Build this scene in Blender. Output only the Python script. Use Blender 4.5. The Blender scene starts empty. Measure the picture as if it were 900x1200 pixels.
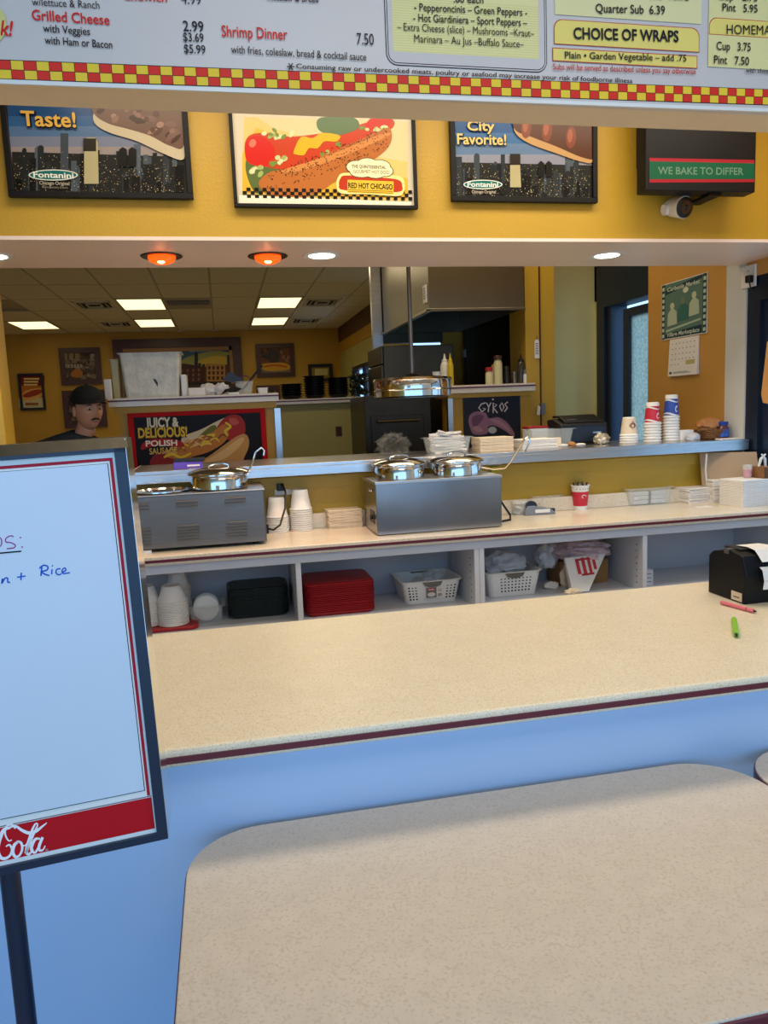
import bpy, math, random
from mathutils import Vector, Matrix, Euler
R = math.radians
S = bpy.context.scene
C = S.collection
rnd = random.Random(7)

# ------------------------------------------------------------------ camera
F, PIT, ROL, YAW, H = 897.1, R(7.59), R(-2.37), R(11.6), 1.5
fwd = Vector((math.sin(YAW)*math.cos(PIT), math.cos(YAW)*math.cos(PIT), -math.sin(PIT)))
r0 = Vector((math.cos(YAW), -math.sin(YAW), 0)); u0 = r0.cross(fwd)
right = math.cos(ROL)*r0 + math.sin(ROL)*u0
up = -math.sin(ROL)*r0 + math.cos(ROL)*u0
EYE = Vector((0, 0, H))
cd = bpy.data.cameras.new('camera'); cam = bpy.data.objects.new('camera', cd); C.objects.link(cam)
cd.sensor_fit = 'VERTICAL'; cd.sensor_height = 36; cd.lens = F/1200*36; cd.clip_start = .02
mw = Matrix((right, up, -fwd)).transposed().to_4x4(); mw.translation = EYE
cam.matrix_world = mw
S.camera = cam

# ------------------------------------------------------------------ light
def lin(c):
    return tuple(((x/255)/12.92 if x/255 <= .04045 else ((x/255+.055)/1.055)**2.4) for x in c)
w = bpy.data.worlds.new('world'); S.world = w; w.use_nodes = True
w.node_tree.nodes['Background'].inputs[0].default_value = (.33, .62, 1.0, 1)
w.node_tree.nodes['Background'].inputs[1].default_value = 2.35
S.view_settings.view_transform = 'Standard'; S.view_settings.look = 'None'
S.view_settings.exposure = 0.0; S.view_settings.gamma = 1; S.view_settings.use_curve_mapping = False
def area(name, loc, sx, sy, power, col, rot=(0, 0, 0), spread=180):
    l = bpy.data.lights.new(name, 'AREA'); l.shape = 'RECTANGLE'; l.size = sx; l.size_y = sy
    l.energy = power; l.color = col; l.spread = R(spread)
    o = bpy.data.objects.new(name, l); C.objects.link(o); o.location = loc; o.rotation_euler = rot
    return o
WARM = (1, .82, .52)
area('service_ceiling_light', (1.0, 2.55, 2.98), 3.2, .5, 44, (1, .87, .68))
area('dining_ceiling_light', (.7, .25, 2.98), 1.6, .9, 27, (1, .88, .74))
area('kitchen_fill_light', (1.2, 4.7, 3.0), 2.4, .5, 19, WARM)  # unseen fill light, placed to brighten the pale wall and door side
area('far_room_light', (-1.0, 11.4, 2.9), 3.6, 3.0, 22, (1, .84, .5))
area('kitchen_line_light', (1.0, 7.6, 2.9), 1.0, 1.0, 10, WARM)

# ------------------------------------------------------------------ helpers
def at(px, py, X=None, Y=None, Z=None):
    d = right*((px-450)/F) - up*((py-600)/F) + fwd
    t = X/d.x if X is not None else Y/d.y if Y is not None else (Z-H)/d.z
    return EYE + d*t
MX = {}
def thing(name, label, cat, loc=(0, 0, 0), rotz=0, group=None, kind=None):
    o = bpy.data.objects.new(name, None); C.objects.link(o)
    o.location = loc; o.rotation_euler = (0, 0, rotz); o.empty_display_size = .05
    MX[o.name] = Matrix.Translation(Vector(loc)) @ Matrix.Rotation(rotz, 4, 'Z')
    if label: o['label'] = label
    if cat: o['category'] = cat
    if group: o['group'] = group
    if kind: o['kind'] = kind
    return o
def tag(o, label, cat, group=None):
    o['label'] = label; o['category'] = cat
    if group: o['group'] = group
    return o
def dup(root, loc=None, rotz=None, label=None, group=None, dz=0):
    r = root.copy(); C.objects.link(r)
    if loc is not None: r.location = loc
    if rotz is not None: r.rotation_euler = (0, 0, rotz)
    if label: r['label'] = label
    if group: r['group'] = group
    for ch in list(root.children):
        c = ch.copy(); C.objects.link(c); c.parent = r
        for g in list(ch.children):
            d = g.copy(); C.objects.link(d); d.parent = c
    return r

def material(name, col, rough=.5, metal=0., var=0., vscale=8., bump=0., bscale=60., spec=.5, alpha=1., emit=None, estr=0., speck=None, sscale=220., stretch=None, trans=0., coat=0.):
    m = bpy.data.materials.new(name); m.use_nodes = True
    N = m.node_tree.nodes; L = m.node_tree.links; b = N['Principled BSDF']
    c = lin(col)
    b.inputs['Base Color'].default_value = (*c, 1); b.inputs['Roughness'].default_value = rough
    b.inputs['Metallic'].default_value = metal; b.inputs['Specular IOR Level'].default_value = spec
    b.inputs['Alpha'].default_value = alpha
    b.inputs['Transmission Weight'].default_value = trans
    b.inputs['Coat Weight'].default_value = coat
    if emit: b.inputs['Emission Color'].default_value = (*emit, 1); b.inputs['Emission Strength'].default_value = estr
    tc = N.new('ShaderNodeTexCoord'); src = tc.outputs['Object']
    if stretch:
        mp = N.new('ShaderNodeMapping'); mp.inputs['Scale'].default_value = stretch
        L.new(src, mp.inputs[0]); src = mp.outputs[0]
    out = None
    if var:
        n = N.new('ShaderNodeTexNoise'); n.inputs['Scale'].default_value = vscale; n.inputs['Detail'].default_value = 4
        L.new(src, n.inputs['Vector'])
        rp = N.new('ShaderNodeValToRGB'); rp.color_ramp.elements[0].position = .3; rp.color_ramp.elements[1].position = .7
        rp.color_ramp.elements[0].color = (*[x*(1-var) for x in c], 1); rp.color_ramp.elements[1].color = (*[min(1, x*(1+var)) for x in c], 1)
        L.new(n.outputs['Fac'], rp.inputs[0]); out = rp.outputs[0]
    if speck:
        n = N.new('ShaderNodeTexNoise'); n.inputs['Scale'].default_value = sscale; n.inputs['Detail'].default_value = 2
        L.new(src, n.inputs['Vector'])
        rp = N.new('ShaderNodeValToRGB'); e = rp.color_ramp.elements; e[0].position = .36; e[1].position = .47
        e[0].color = (1, 1, 1, 1); e[1].color = (0, 0, 0, 1)
        mx = N.new('ShaderNodeMix'); mx.data_type = 'RGBA'
        L.new(n.outputs['Fac'], rp.inputs[0]); L.new(rp.outputs[0], mx.inputs[0])
        if out: L.new(out, mx.inputs[6])
        else: mx.inputs[6].default_value = (*c, 1)
        mx.inputs[7].default_value = (*lin(speck), 1); out = mx.outputs[2]
    if out: L.new(out, b.inputs['Base Color'])
    if bump:
        n = N.new('ShaderNodeTexNoise'); n.inputs['Scale'].default_value = bscale; n.inputs['Detail'].default_value = 3
        L.new(src, n.inputs['Vector'])
        bp = N.new('ShaderNodeBump'); bp.inputs['Strength'].default_value = bump; bp.inputs['Distance'].default_value = .01
        L.new(n.outputs['Fac'], bp.inputs['Height']); L.new(bp.outputs[0], b.inputs['Normal'])
    return m
m_yellow = material('yellow_paint', (190, 152, 44), .45, var=.05, vscale=2, bump=.15, bscale=90)
m_yellow2 = material('ochre_paint', (190, 145, 35), .5, var=.05, vscale=2, bump=.1, bscale=90)
m_olive = material('olive_paint', (176, 170, 100), .5, var=.04, vscale=3)
m_pale = material('daylit_yellow_paint', (228, 216, 150), .5, var=.05, vscale=3)  # yellow wall colour lightened to stand in for the daylight on it
m_orange = material('tan_orange_paint', (198, 146, 70), .5, var=.05, vscale=3)
m_white_wall = material('white_paint', (205, 205, 200), .6, var=.04, vscale=4)
m_soffit = material('soffit_paint', (242, 222, 208), .35, var=.04, vscale=2.5, bump=.05, bscale=30)
m_header = material('header_paint', (232, 208, 172), .5, var=.03)
m_counter = material('speckled_laminate', (234, 223, 200), .28, var=.03, vscale=12, speck=(214, 196, 156), sscale=330)
m_counter2 = material('pale_laminate', (226, 214, 194), .22, var=.03, vscale=12, speck=(195, 182, 160), sscale=260)
m_table = material('mottled_table_laminate', (206, 194, 178), .4, var=.04, vscale=30, speck=(194, 180, 162), sscale=230)
m_maroon = material('maroon_edge', (92, 22, 42), .4)
m_panel = material('white_panel_blue_cast', (170, 200, 238), .38, var=.02, vscale=1.5)  # white laminate with the blue of the daylight put into its colour
m_cab = material('grey_white_cabinet', (196, 202, 214), .45, var=.03, vscale=5)  # blue daylight cast mixed into the cabinet's grey-white
m_floor = material('quarry_tile_floor', (130, 90, 75), .5, var=.12, vscale=4)
m_grout = material('floor_grout', (186, 172, 150), .8, var=.1)
m_tile = material('acoustic_tile', (222, 216, 190), .9, var=.06, vscale=30, bump=.3, bscale=200)
m_grid = material('ceiling_grid_metal', (170, 165, 150), .6, var=.03)
m_steel = material('brushed_steel', (190, 190, 192), .3, 1, var=.06, vscale=6, bump=.06, bscale=60, stretch=(1, 1, 14))
m_steel_h = material('brushed_steel_flat', (200, 200, 202), .27, 1, var=.05, vscale=6, bump=.06, bscale=40, stretch=(.4, 14, 14))
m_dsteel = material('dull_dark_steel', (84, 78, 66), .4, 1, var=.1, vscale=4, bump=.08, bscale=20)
m_wsteel = material('grey_coated_steel', (122, 119, 116), .36, .75, var=.06, vscale=7, bump=.04, bscale=50, stretch=(1, 1, 8))
m_chrome = material('chrome', (225, 222, 218), .1, 1, var=.03, vscale=20)
m_black = material('black_plastic', (15, 15, 17), .4, var=.1, vscale=20)
m_screen = material('dark_casing', (9, 11, 15), .5, var=.05, spec=.25)
m_shadow = material('black_recess', (8, 8, 9), .9, var=.1)
m_navy = material('navy_painted_metal', (14, 32, 58), .35, var=.08, vscale=6)
m_darkblue = material('dark_blue_frame', (16, 30, 48), .4, var=.1, vscale=8)
m_white = material('white_plastic', (228, 228, 226), .4, var=.02)
m_foam = material('white_foam', (236, 234, 230), .75, var=.02, vscale=40, bump=.1, bscale=300)
m_paper = material('white_paper', (230, 226, 222), .85, var=.03, vscale=30)
m_kraft = material('cream_paper', (226, 208, 182), .85, var=.04, vscale=30)
m_red = material('red_plastic', (165, 18, 30), .4, var=.05, vscale=15)
m_green = material('dark_green_plastic', (22, 38, 38), .45, var=.06, vscale=15)
m_clear = material('clear_plastic', (225, 232, 232), .12, alpha=.24, var=.02)
m_frost = material('frosted_plastic', (228, 226, 212), .3, alpha=.8, var=.12, vscale=14, bump=.6, bscale=40)
m_bag = material('clear_wrap', (150, 150, 140), .12, alpha=.12, bump=1., bscale=35, var=.1)
m_bagw = material('white_film', (222, 222, 228), .3, alpha=.75, bump=1., bscale=22, var=.1)
m_brown = material('brown_wood_frame', (70, 34, 24), .4, var=.2, vscale=12, stretch=(1, 1, 6))
m_card = material('brown_cardboard', (150, 112, 68), .85, var=.06)
m_rope = material('wicker', (140, 95, 52), .7, var=.25, vscale=90, bump=.8, bscale=160)
m_bread = material('brown_bread', (176, 118, 66), .7, var=.2, vscale=25)
m_skin = material('skin', (200, 148, 120), .55, var=.08, vscale=18)
m_hair = material('dark_hair', (40, 28, 22), .7, var=.2, vscale=60)
m_cloth = material('dark_grey_cloth', (48, 52, 58), .85, var=.12, vscale=30)
m_capm = material('black_cloth', (20, 20, 22), .85, var=.12, vscale=30)
m_eye = material('eye_white', (210, 200, 190), .3, var=.02)
m_rub = material('black_cord', (12, 12, 13), .5, var=.1)
m_glass = material('window_glass', (170, 205, 220), .05, alpha=.22, var=.02)
m_light = material('lit_diffuser', (255, 240, 200), .6, emit=(1, .84, .45), estr=1.7, var=.02)
m_lamp = material('lit_bulb', (255, 250, 235), .4, emit=(1, .93, .78), estr=14, var=.01)
m_redlamp = material('lit_red_bulb', (255, 70, 20), .3, emit=(1, .055, .003), estr=2.6, var=.3, vscale=30)
m_redcore = material('lit_filament', (255, 180, 120), .3, emit=(1, .33, .12), estr=9, var=.02)
m_leaf = material('dark_leaf', (30, 50, 30), .5, var=.25, vscale=20)
m_tan = material('tan_plastic', (205, 150, 85), .5, var=.05)
m_pasture = material('far_trees', (70, 90, 60), .9, var=.3)
# frosted door glass
m_fglass = bpy.data.materials.new('patterned_glass'); m_fglass.use_nodes = True
_n = m_fglass.node_tree.nodes; _l = m_fglass.node_tree.links; _b = _n['Principled BSDF']
_v = _n.new('ShaderNodeTexVoronoi'); _v.inputs['Scale'].default_value = 45; _t = _n.new('ShaderNodeTexCoord')
_l.new(_t.outputs['Object'], _v.inputs['Vector'])
_r = _n.new('ShaderNodeValToRGB'); _r.color_ramp.elements[0].color = (.95, .86, .70, 1); _r.color_ramp.elements[1].color = (.55, .56, .50, 1); _r.color_ramp.elements[1].position = .7
_l.new(_v.outputs['Distance'], _r.inputs[0])
_tl = _n.new('ShaderNodeBsdfTranslucent'); _tp = _n.new('ShaderNodeBsdfTransparent'); _mx = _n.new('ShaderNodeMixShader'); _mx.inputs[0].default_value = .75
_l.new(_r.outputs[0], _tl.inputs[0]); _l.new(_r.outputs[0], _tp.inputs[0]); _l.new(_tp.outputs[0], _mx.inputs[1]); _l.new(_tl.outputs[0], _mx.inputs[2])
_m2 = _n.new('ShaderNodeMixShader'); _m2.inputs[0].default_value = .06; _gl = _n.new('ShaderNodeBsdfGlossy'); _gl.inputs[1].default_value = .2
_l.new(_mx.outputs[0], _m2.inputs[1]); _l.new(_gl.outputs[0], _m2.inputs[2]); _l.new(_m2.outputs[0], _n['Material Output'].inputs[0])
# flat print: colours stored per face
def print_mat(name, rough):
    m = bpy.data.materials.new(name); m.use_nodes = True
    n = m.node_tree.nodes; l = m.node_tree.links; a = n.new('ShaderNodeAttribute'); a.attribute_name = 'ink'
    n['Principled BSDF'].inputs['Specular IOR Level'].default_value = .2; l.new(a.outputs['Color'], n['Principled BSDF'].inputs['Base Color']); n['Principled BSDF'].inputs['Roughness'].default_value = rough
    return m
m_print = print_mat('printed_sheet', .5)
m_gloss = print_mat('glossy_print', .22)

class MB:
    def __init__(s): s.v = []; s.f = []; s.c = []; s.sm = []
    def add(s, vs, fs, col=None, smooth=False):
        b = len(s.v); s.v += [Vector(v) for v in vs]
        for f in fs: s.f.append([b+i for i in f]); s.c.append(col); s.sm.append(smooth)
        return s
    def box(s, x0, x1, y0, y1, z0, z1, col=None):
        v = [(x, y, z) for z in (z0, z1) for y in (y0, y1) for x in (x0, x1)]
        return s.add(v, [(0, 2, 3, 1), (4, 5, 7, 6), (0, 1, 5, 4), (2, 6, 7, 3), (0, 4, 6, 2), (1, 3, 7, 5)], col)
    def rbox(s, x0, x1, y0, y1, z0, z1, r=.004, seg=3, sx=1., sy=1.):
        # rounded corners in plan, small top/bottom chamfer; sx, sy taper the top
        cx, cy = (x0+x1)/2, (y0+y1)/2; hx, hy = (x1-x0)/2, (y1-y0)/2
        ring = []
        for (qx, qy, a0) in ((1, 1, 0), (-1, 1, 90), (-1, -1, 180), (1, -1, 270)):
            for k in range(seg+1):
                a = R(a0+90*k/seg); ring.append((qx*(hx-r)+r*math.cos(a), qy*(hy-r)+r*math.sin(a)))
        n = len(ring); vs = []; e = min(r*.35, (z1-z0)*.25)
        for z, k, tx, ty in ((z0, e, 1, 1), (z0+e, 0, 1, 1), (z1-e, 0, sx, sy), (z1, e, sx, sy)):
            for (px, py) in ring:
                vs.append((cx+px*tx*(1-k/hx), cy+py*ty*(1-k/hy), z))
        fs = [tuple(reversed(range(n))), tuple(range(3*n, 4*n))]
        for j in range(3):
            for i in range(n): fs.append((j*n+i, j*n+(i+1) % n, (j+1)*n+(i+1) % n, (j+1)*n+i))
        return s.add(vs, fs)
    def lathe(s, prof, c=(0, 0, 0), n=24, axis='z', smooth=True, M=None, cap=True):
        vs = []; 
        for (r, z) in prof:
            for i in range(n):
                a = 2*math.pi*i/n; p = Vector((r*math.cos(a), r*math.sin(a), z))
                if axis == 'y': p = Vector((p.x, p.z, p.y))
                if axis == 'x': p = Vector((p.z, p.x, p.y))
                if M: p = M @ p
                vs.append(p+Vector(c))
        fs = []
        for j in range(len(prof)-1):
            for i in range(n): fs.append((j*n+i, j*n+(i+1) % n, (j+1)*n+(i+1) % n, (j+1)*n+i))
        if cap:
            fs.append(tuple(reversed(range(n)))); fs.append(tuple(range((len(prof)-1)*n, len(prof)*n)))
        return s.add(vs, fs, None, smooth)
    def tube(s, pts, r, n=8, closed=False):
        pts = [Vector(p) for p in pts]; m = len(pts); rings = []
        rr = r if isinstance(r, (list, tuple)) else [r]*m
        nrm = None
        for i, p in enumerate(pts):
            t = (pts[min(i+1, m-1)]-pts[max(i-1, 0)])
            if closed: t = pts[(i+1) % m]-pts[i-1]
            t.normalize()
            if nrm is None: nrm = t.orthogonal().normalized()
            else: nrm = (nrm - t*nrm.dot(t)).normalized()
            b = t.cross(nrm)
            rings.append([p+rr[i]*(nrm*math.cos(2*math.pi*k/n)+b*math.sin(2*math.pi*k/n)) for k in range(n)])
        fs = []
        for j in range(m if closed else m-1):
            j2 = (j+1) % m
            for k in range(n): fs.append((j*n+k, j*n+(k+1) % n, j2*n+(k+1) % n, j2*n+k))
        if not closed: fs += [tuple(reversed(range(n))), tuple(range((m-1)*n, m*n))]
        return s.add([q for rg in rings for q in rg], fs, None, True)
    def prism(s, poly, a0, a1, axis='z', smooth=False):
        n = len(poly); vs = []
        for a in (a0, a1):
            for (p, q) in poly: vs.append({'z': (p, q, a), 'y': (p, a, q), 'x': (a, p, q)}[axis])
        fs = [tuple(range(n))[::-1], tuple(range(n, 2*n))]+[(i, (i+1) % n, n+(i+1) % n, n+i) for i in range(n)]
        return s.add(vs, fs, None, smooth)
    def ball(s, c, rx, ry=None, rz=None, n=16, m=10, M=None, fn=None):
        ry = ry or rx; rz = rz or rx; vs = []
        for j in range(m+1):
            th = math.pi*j/m
            for i in range(n):
                a = 2*math.pi*i/n; p = Vector((rx*math.sin(th)*math.cos(a), ry*math.sin(th)*math.sin(a), -rz*math.cos(th)))
                if fn: p = fn(p)
                if M: p = M @ p
                vs.append(p+Vector(c))
        fs = [(j*n+i, j*n+(i+1) % n, (j+1)*n+(i+1) % n, (j+1)*n+i) for j in range(m) for i in range(n)]
        return s.add(vs, fs, None, True)
    def build(s, name, mat, parent=None, local=False, loc=None, label=None, kind=None, bevel=0, shade=None):
        me = bpy.data.meshes.new(name)
        vs = s.v
        if parent is not None and not local:
            inv = MX.get(parent.name, MX.get(parent.parent.name if parent.parent else '', Matrix())).inverted()
            vs = [inv @ v for v in vs]
        if loc is not None:
            l = Vector(loc); vs = [v-l for v in vs]
        me.from_pydata([tuple(v) for v in vs], [], s.f)
        if not s.c or s.c[0] is None:
            import bmesh
            bm = bmesh.new(); bm.from_mesh(me); sm = [f for f in s.sm]
            for i, f in enumerate(bm.faces): f.smooth = s.sm[i]
            bmesh.ops.recalc_face_normals(bm, faces=bm.faces)
            if any(s.sm):
                for e in bm.edges:
                    if len(e.link_faces) == 2 and e.calc_face_angle(0) > .7: e.smooth = False
            bm.to_mesh(me); bm.free()
        else:
            at_ = me.color_attributes.new('ink', 'FLOAT_COLOR', 'CORNER'); k = 0
            for i, p in enumerate(me.polygons):
                for _ in range(p.loop_total): at_.data[k].color = (*lin(s.c[i]), 1); k += 1
        me.materials.append(mat)
        o = bpy.data.objects.new(name, me); C.objects.link(o)
        if loc is not None: o.location = loc
        if parent is not None: o.parent = parent
        else: MX[o.name] = Matrix.Translation(Vector(loc)) if loc is not None else Matrix()
        if label: o['label'] = label
        if kind: o['kind'] = kind
        if bevel:
            b = o.modifiers.new('bevel', 'BEVEL'); b.width = bevel; b.segments = 2; b.limit_method = 'ANGLE'
        return o
def box(name, mat, dims, parent=None, bevel=0, label=None, kind=None):
    return MB().box(*dims).build(name, mat, parent, bevel=bevel, label=label, kind=kind)
def struct(name, mat, dims): return MB().box(*dims).build(name, mat, kind='structure')

# flat print on a plane --------------------------------------------------
_tc = {}
def text_polys(s, bold=0., shear=0.):
    key = (s, bold, shear)
    if key not in _tc:
        cu = bpy.data.curves.new('t', 'FONT'); cu.body = s; cu.size = 1; cu.resolution_u = 3; cu.offset = bold; cu.shear = shear
        ob = bpy.data.objects.new('t', cu); me = ob.to_mesh()
        vs = [(v.co.x, v.co.y) for v in me.vertices]; fs = [tuple(p.vertices) for p in me.polygons]
        ob.to_mesh_clear(); bpy.data.objects.remove(ob); bpy.data.curves.remove(cu)
        _tc[key] = (vs, fs)
    return _tc[key]
CAP = .69
class Print:
    """flat inks laid on the plane axis=const; toward = side the reader stands on"""
    def __init__(s, axis, val, step=.0004, toward=-1):
        s.axis = axis; s.val = val; s.n = 0; s.step = step; s.t = toward; s.mb = MB()
    def P(s, u, v):
        d = s.val + s.t*s.step*s.n
        return (u, d, v) if s.axis == 'Y' else (d, u, v)
    def m(s, px, py):
        p = at(px, py, **{s.axis: s.val}); return (p.x, p.z) if s.axis == 'Y' else (p.y, p.z)
    def poly(s, pts, col, layer=True):
        s.n += 1 if layer else .04
        s.mb.add([s.P(*p) for p in pts], [tuple(range(len(pts)))], col)
    def pp(s, pts, col, layer=True): s.poly([s.m(*p) for p in pts], col, layer)
    def rect(s, u0, v0, u1, v1, col, layer=True): s.poly([(u0, v0), (u1, v0), (u1, v1), (u0, v1)], col, layer)
    def spline(s, pts, col, k=6):
        n = len(pts); out = []
        for i in range(n):
            p0, p1, p2, p3 = pts[i-1], pts[i], pts[(i+1) % n], pts[(i+2) % n]
            for j in range(k):
                t = j/k
                out.append(tuple(.5*((2*p1[c])+(-p0[c]+p2[c])*t+(2*p0[c]-5*p1[c]+4*p2[c]-p3[c])*t*t+(-p0[c]+3*p1[c]-3*p2[c]+p3[c])*t**3) for c in (0, 1)))
        s.pp(out, col)
    def ell(s, cx, cy, rx, ry, col, rot=0, n=20, layer=True):
        c, q = math.cos(R(rot)), math.sin(R(rot))
        s.pp([(cx+rx*math.cos(2*math.pi*i/n)*c-ry*math.sin(2*math.pi*i/n)*q, cy+rx*math.cos(2*math.pi*i/n)*q+ry*math.sin(2*math.pi*i/n)*c) for i in range(n)], col, layer)
    def stroke(s, pts, wd, col, k=6, layer=True):
        """brush line through pixel points; wd = widths in px"""
        n = len(pts); out = []; ws = []
        if not isinstance(wd, (list, tuple)): wd = [wd]*n
        for i in range(n-1):
            p0, p1, p2, p3 = pts[max(i-1, 0)], pts[i], pts[i+1], pts[min(i+2, n-1)]
            for j in range(k):
                t = j/k; ws.append(wd[i]*(1-t)+wd[i+1]*t)
                out.append(Vector([.5*((2*p1[c])+(-p0[c]+p2[c])*t+(2*p0[c]-5*p1[c]+4*p2[c]-p3[c])*t*t+(-p0[c]+3*p1[c]-3*p2[c]+p3[c])*t**3) for c in (0, 1)]))
        out.append(Vector(pts[-1])); ws.append(wd[-1])
        s.n += 1 if layer else .04
        L_, R_ = [], []
        for i, p in enumerate(out):
            t = out[min(i+1, len(out)-1)]-out[max(i-1, 0)]; t = t.normalized() if t.length > 0 else Vector((1, 0)); q = Vector((-t.y, t.x))*ws[i]/2
            L_.append(s.P(*s.m(*(p+q)))); R_.append(s.P(*s.m(*(p-q))))
        m = len(out); s.mb.add(L_+R_, [(i, i+1, m+i+1, m+i) for i in range(m-1)], col)
    def text(s, t, x0, y0, x1, cap, col, bold=0., shear=0., y1=None, layer=True):
        """pixel baseline start (x0, y0) to x1, letters `cap` px tall, fitted in width"""
        s.n += 1 if layer else .04
        vs, fs = text_polys(t, 0. if 'M' in t else bold, shear)
        a = Vector(s.m(x0, y0)); b = Vector(s.m(x1, y1 if y1 is not None else y0)); 
        if y1 is None: b.y = a.y
        c = Vector(s.m(x0, y0-cap)); hgt = (c-a).length
        mx = min(v[0] for v in vs); W = max(v[0] for v in vs)-mx
        d = b-a; u = d/W; vv = Vector((-d.y, d.x)).normalized()*hgt/CAP
        if (vv.y < 0): vv = -vv
        s.mb.add([s.P(*(a+u*(x-mx)+vv*y)) for (x, y) in vs], fs, col)
    def build(s, parent, mat=None, name="print", label=None, local=False):
        return s.mb.build(name, mat or m_print, parent, label=label, local=local)

# ================================================================== SETTING
XW = 2.85          # right wall
CZ = 3.05          # ceiling
# floor with quarry tiles (behind the counter and in the dining area it stays out of view)
fl = struct('floor', m_grout, (-4.6, XW+.15, -3, 14.6, -.1, 0))
tm = MB().box(-.148, .148, -.148, .148, 0, .006).build('tile', m_floor, fl, local=True); tm.location = (-.75, .45, 0)
for i in range(6):
    for j in range(3):
        if i or j:
            q = tm.copy(); C.objects.link(q); q.location = (-.75+.305*i, .45+.305*j, 0)
struct('wall_left', m_yellow2, (-4.7, -4.5, -3, 14.6, 0, CZ))
struct('wall_back', m_yellow2, (-4.6, 2.5, 14.5, 14.7, 0, CZ))
# far right wall of the back dining room with a window and a dark frieze
wr = struct('wall_right_far', m_olive, (2.26, 2.4, 9.6, 14.5, 0, 1.45))
box('wall_top', m_olive, (2.26, 2.4, 9.6, 14.5, 2.25, CZ), wr)
box('wall_pier', m_olive, (2.26, 2.4, 13.3, 14.5, 1.45, 2.25), wr)
box('wall_pier', m_olive, (2.26, 2.4, 9.6, 11.4, 1.45, 2.25), wr)
box('yellow_band', m_yellow2, (2.245, 2.26, 9.6, 14.5, 2.6, 2.78), wr)
m_frieze = material('patterned_frieze', (92, 62, 34), .7, var=.5, vscale=22)
box('frieze', m_frieze, (2.24, 2.26, 9.6, 14.5, 2.78, CZ), wr)
wf = struct('window_1', m_navy, (2.28, 2.38, 11.4, 11.46, 1.45, 2.25))
for d in ((2.28, 2.38, 13.24, 13.3, 1.45, 2.25), (2.28, 2.38, 12.3, 12.36, 1.45, 2.25), (2.28, 2.38, 11.46, 13.24, 2.19, 2.25), (2.28, 2.38, 11.46, 13.24, 1.45, 1.51)):
    box('frame', m_navy, d, wf)
box('pane', m_glass, (2.32, 2.328, 11.46, 12.3, 1.51, 2.19), wf); box('pane', m_glass, (2.32, 2.328, 12.36, 13.24, 1.51, 2.19), wf)
# right wall: orange beside the service line, white at the window
o = struct('wall_right', m_orange, (XW, XW+.16, 3.97, 4.79, 0, CZ))
box('white_strip', m_white_wall, (XW, XW+.16, 3.80, 3.97, 0, CZ), o)
box('wall_over_window', m_orange, (XW, XW+.16, 2.2, 3.80, 2.13, CZ), o)
box('wall_under_window', m_white_wall, (XW, XW+.16, 2.2, 3.80, 0, .9), o)
box('wall_near', m_white_wall, (XW, XW+.16, -3, 2.2, 0, CZ), o)
box('wall_over_door', m_darkblue, (XW, XW+.16, 4.79, 5.55, 2.25, CZ), o)
box('wall_beyond_door', m_pale, (XW, XW+.16, 5.52, 9.6, 0, CZ), o)
# window_2 beside the service line
wn = struct('window_2', m_darkblue, (XW+.01, XW+.13, 3.70, 3.80, .9, 2.13))
for d in ((XW+.01, XW+.13, 2.2, 3.70, 2.0, 2.13), (XW+.01, XW+.13, 2.2, 3.70, .9, 1.0), (XW+.01, XW+.13, 2.2, 2.28, 1.0, 2.0)): box('frame', m_darkblue, d, wn)
box('sash', m_navy, (XW+.03, XW+.1, 3.63, 3.70, 1.0, 2.0), wn); box('sash', m_navy, (XW+.03, XW+.1, 2.28, 3.63, 1.9, 2.0), wn)
box('pane', m_glass, (XW+.06, XW+.068, 2.28, 3.63, 1.0, 1.9), wn)
# back door in the right wall, frosted leaf with a clear sliver beside it
d1 = struct('door_1', m_darkblue, (XW+.0, XW+.15, 5.40, 5.52, 0, 2.25))
box('door_head', m_darkblue, (XW-.01, XW+.15, 4.79, 5.40, 2.19, 2.27), d1)
box('door_jamb', m_navy, (XW+.02, XW+.15, 5.33, 5.40, 0, 2.19), d1)
lf = MB().box(XW+.05, XW+.1, 5.13, 5.21, 0.02, 2.15).box(XW+.05, XW+.1, 4.79, 5.13, 2.09, 2.15).box(XW+.05, XW+.1, 4.79, 5.13, .02, .14).build('door_leaf', m_navy, d1)
box('door_glass', m_fglass, (XW+.07, XW+.082, 4.79, 5.13, .14, 2.09), d1)
MB().box(XW+.02, XW+.05, 5.15, 5.19, 1.22, 1.34).build('door_lock', m_black, d1)
struct('wall_pale', m_pale, (2.40, XW, 5.55, 5.7, 0, CZ))
MB().box(XW+1.5, XW+40, -12, 40, -.25, -.15).build('ground_outside', material('asphalt', (120, 120, 118), .9, var=.1), kind='structure')
# hedge line seen through the sliver of the door
hd = MB()
for i in range(26): hd.ball((XW+24+rnd.uniform(-1, 1), 16+i*1.5, rnd.uniform(.4, .9)), rnd.uniform(1, 1.6), None, rnd.uniform(.8, 1.2), 8, 6)
tag(hd.build('hedge', m_pasture), 'green hedge row outside beyond the frosted back door', 'hedge'); bpy.data.objects['hedge']['kind'] = 'stuff'

# soffit over the service line, header over the order counter
struct('wall_soffit', m_yellow, (-4.5, XW, 3.30, 3.87, 2.225, CZ))
struct('trim_1', m_soffit, (-4.5, XW, 3.296, 3.874, 2.21, 2.2245))
hdr = struct('wall_header', m_header, (-4.5, XW, 1.806, 1.92, 2.2, CZ))
# half wall under the steel shelf and its left column
hw = struct('wall_service', m_yellow, (-.98, XW, 3.87, 4.0, 0, 1.2))
box('yellow_rail', m_yellow, (-.98, XW, 3.855, 3.87, 1.125, 1.185), hw)
struct('wall_column', m_yellow, (-1.12, -.985, 3.85, 4.02, 0, 2.21))
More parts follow.
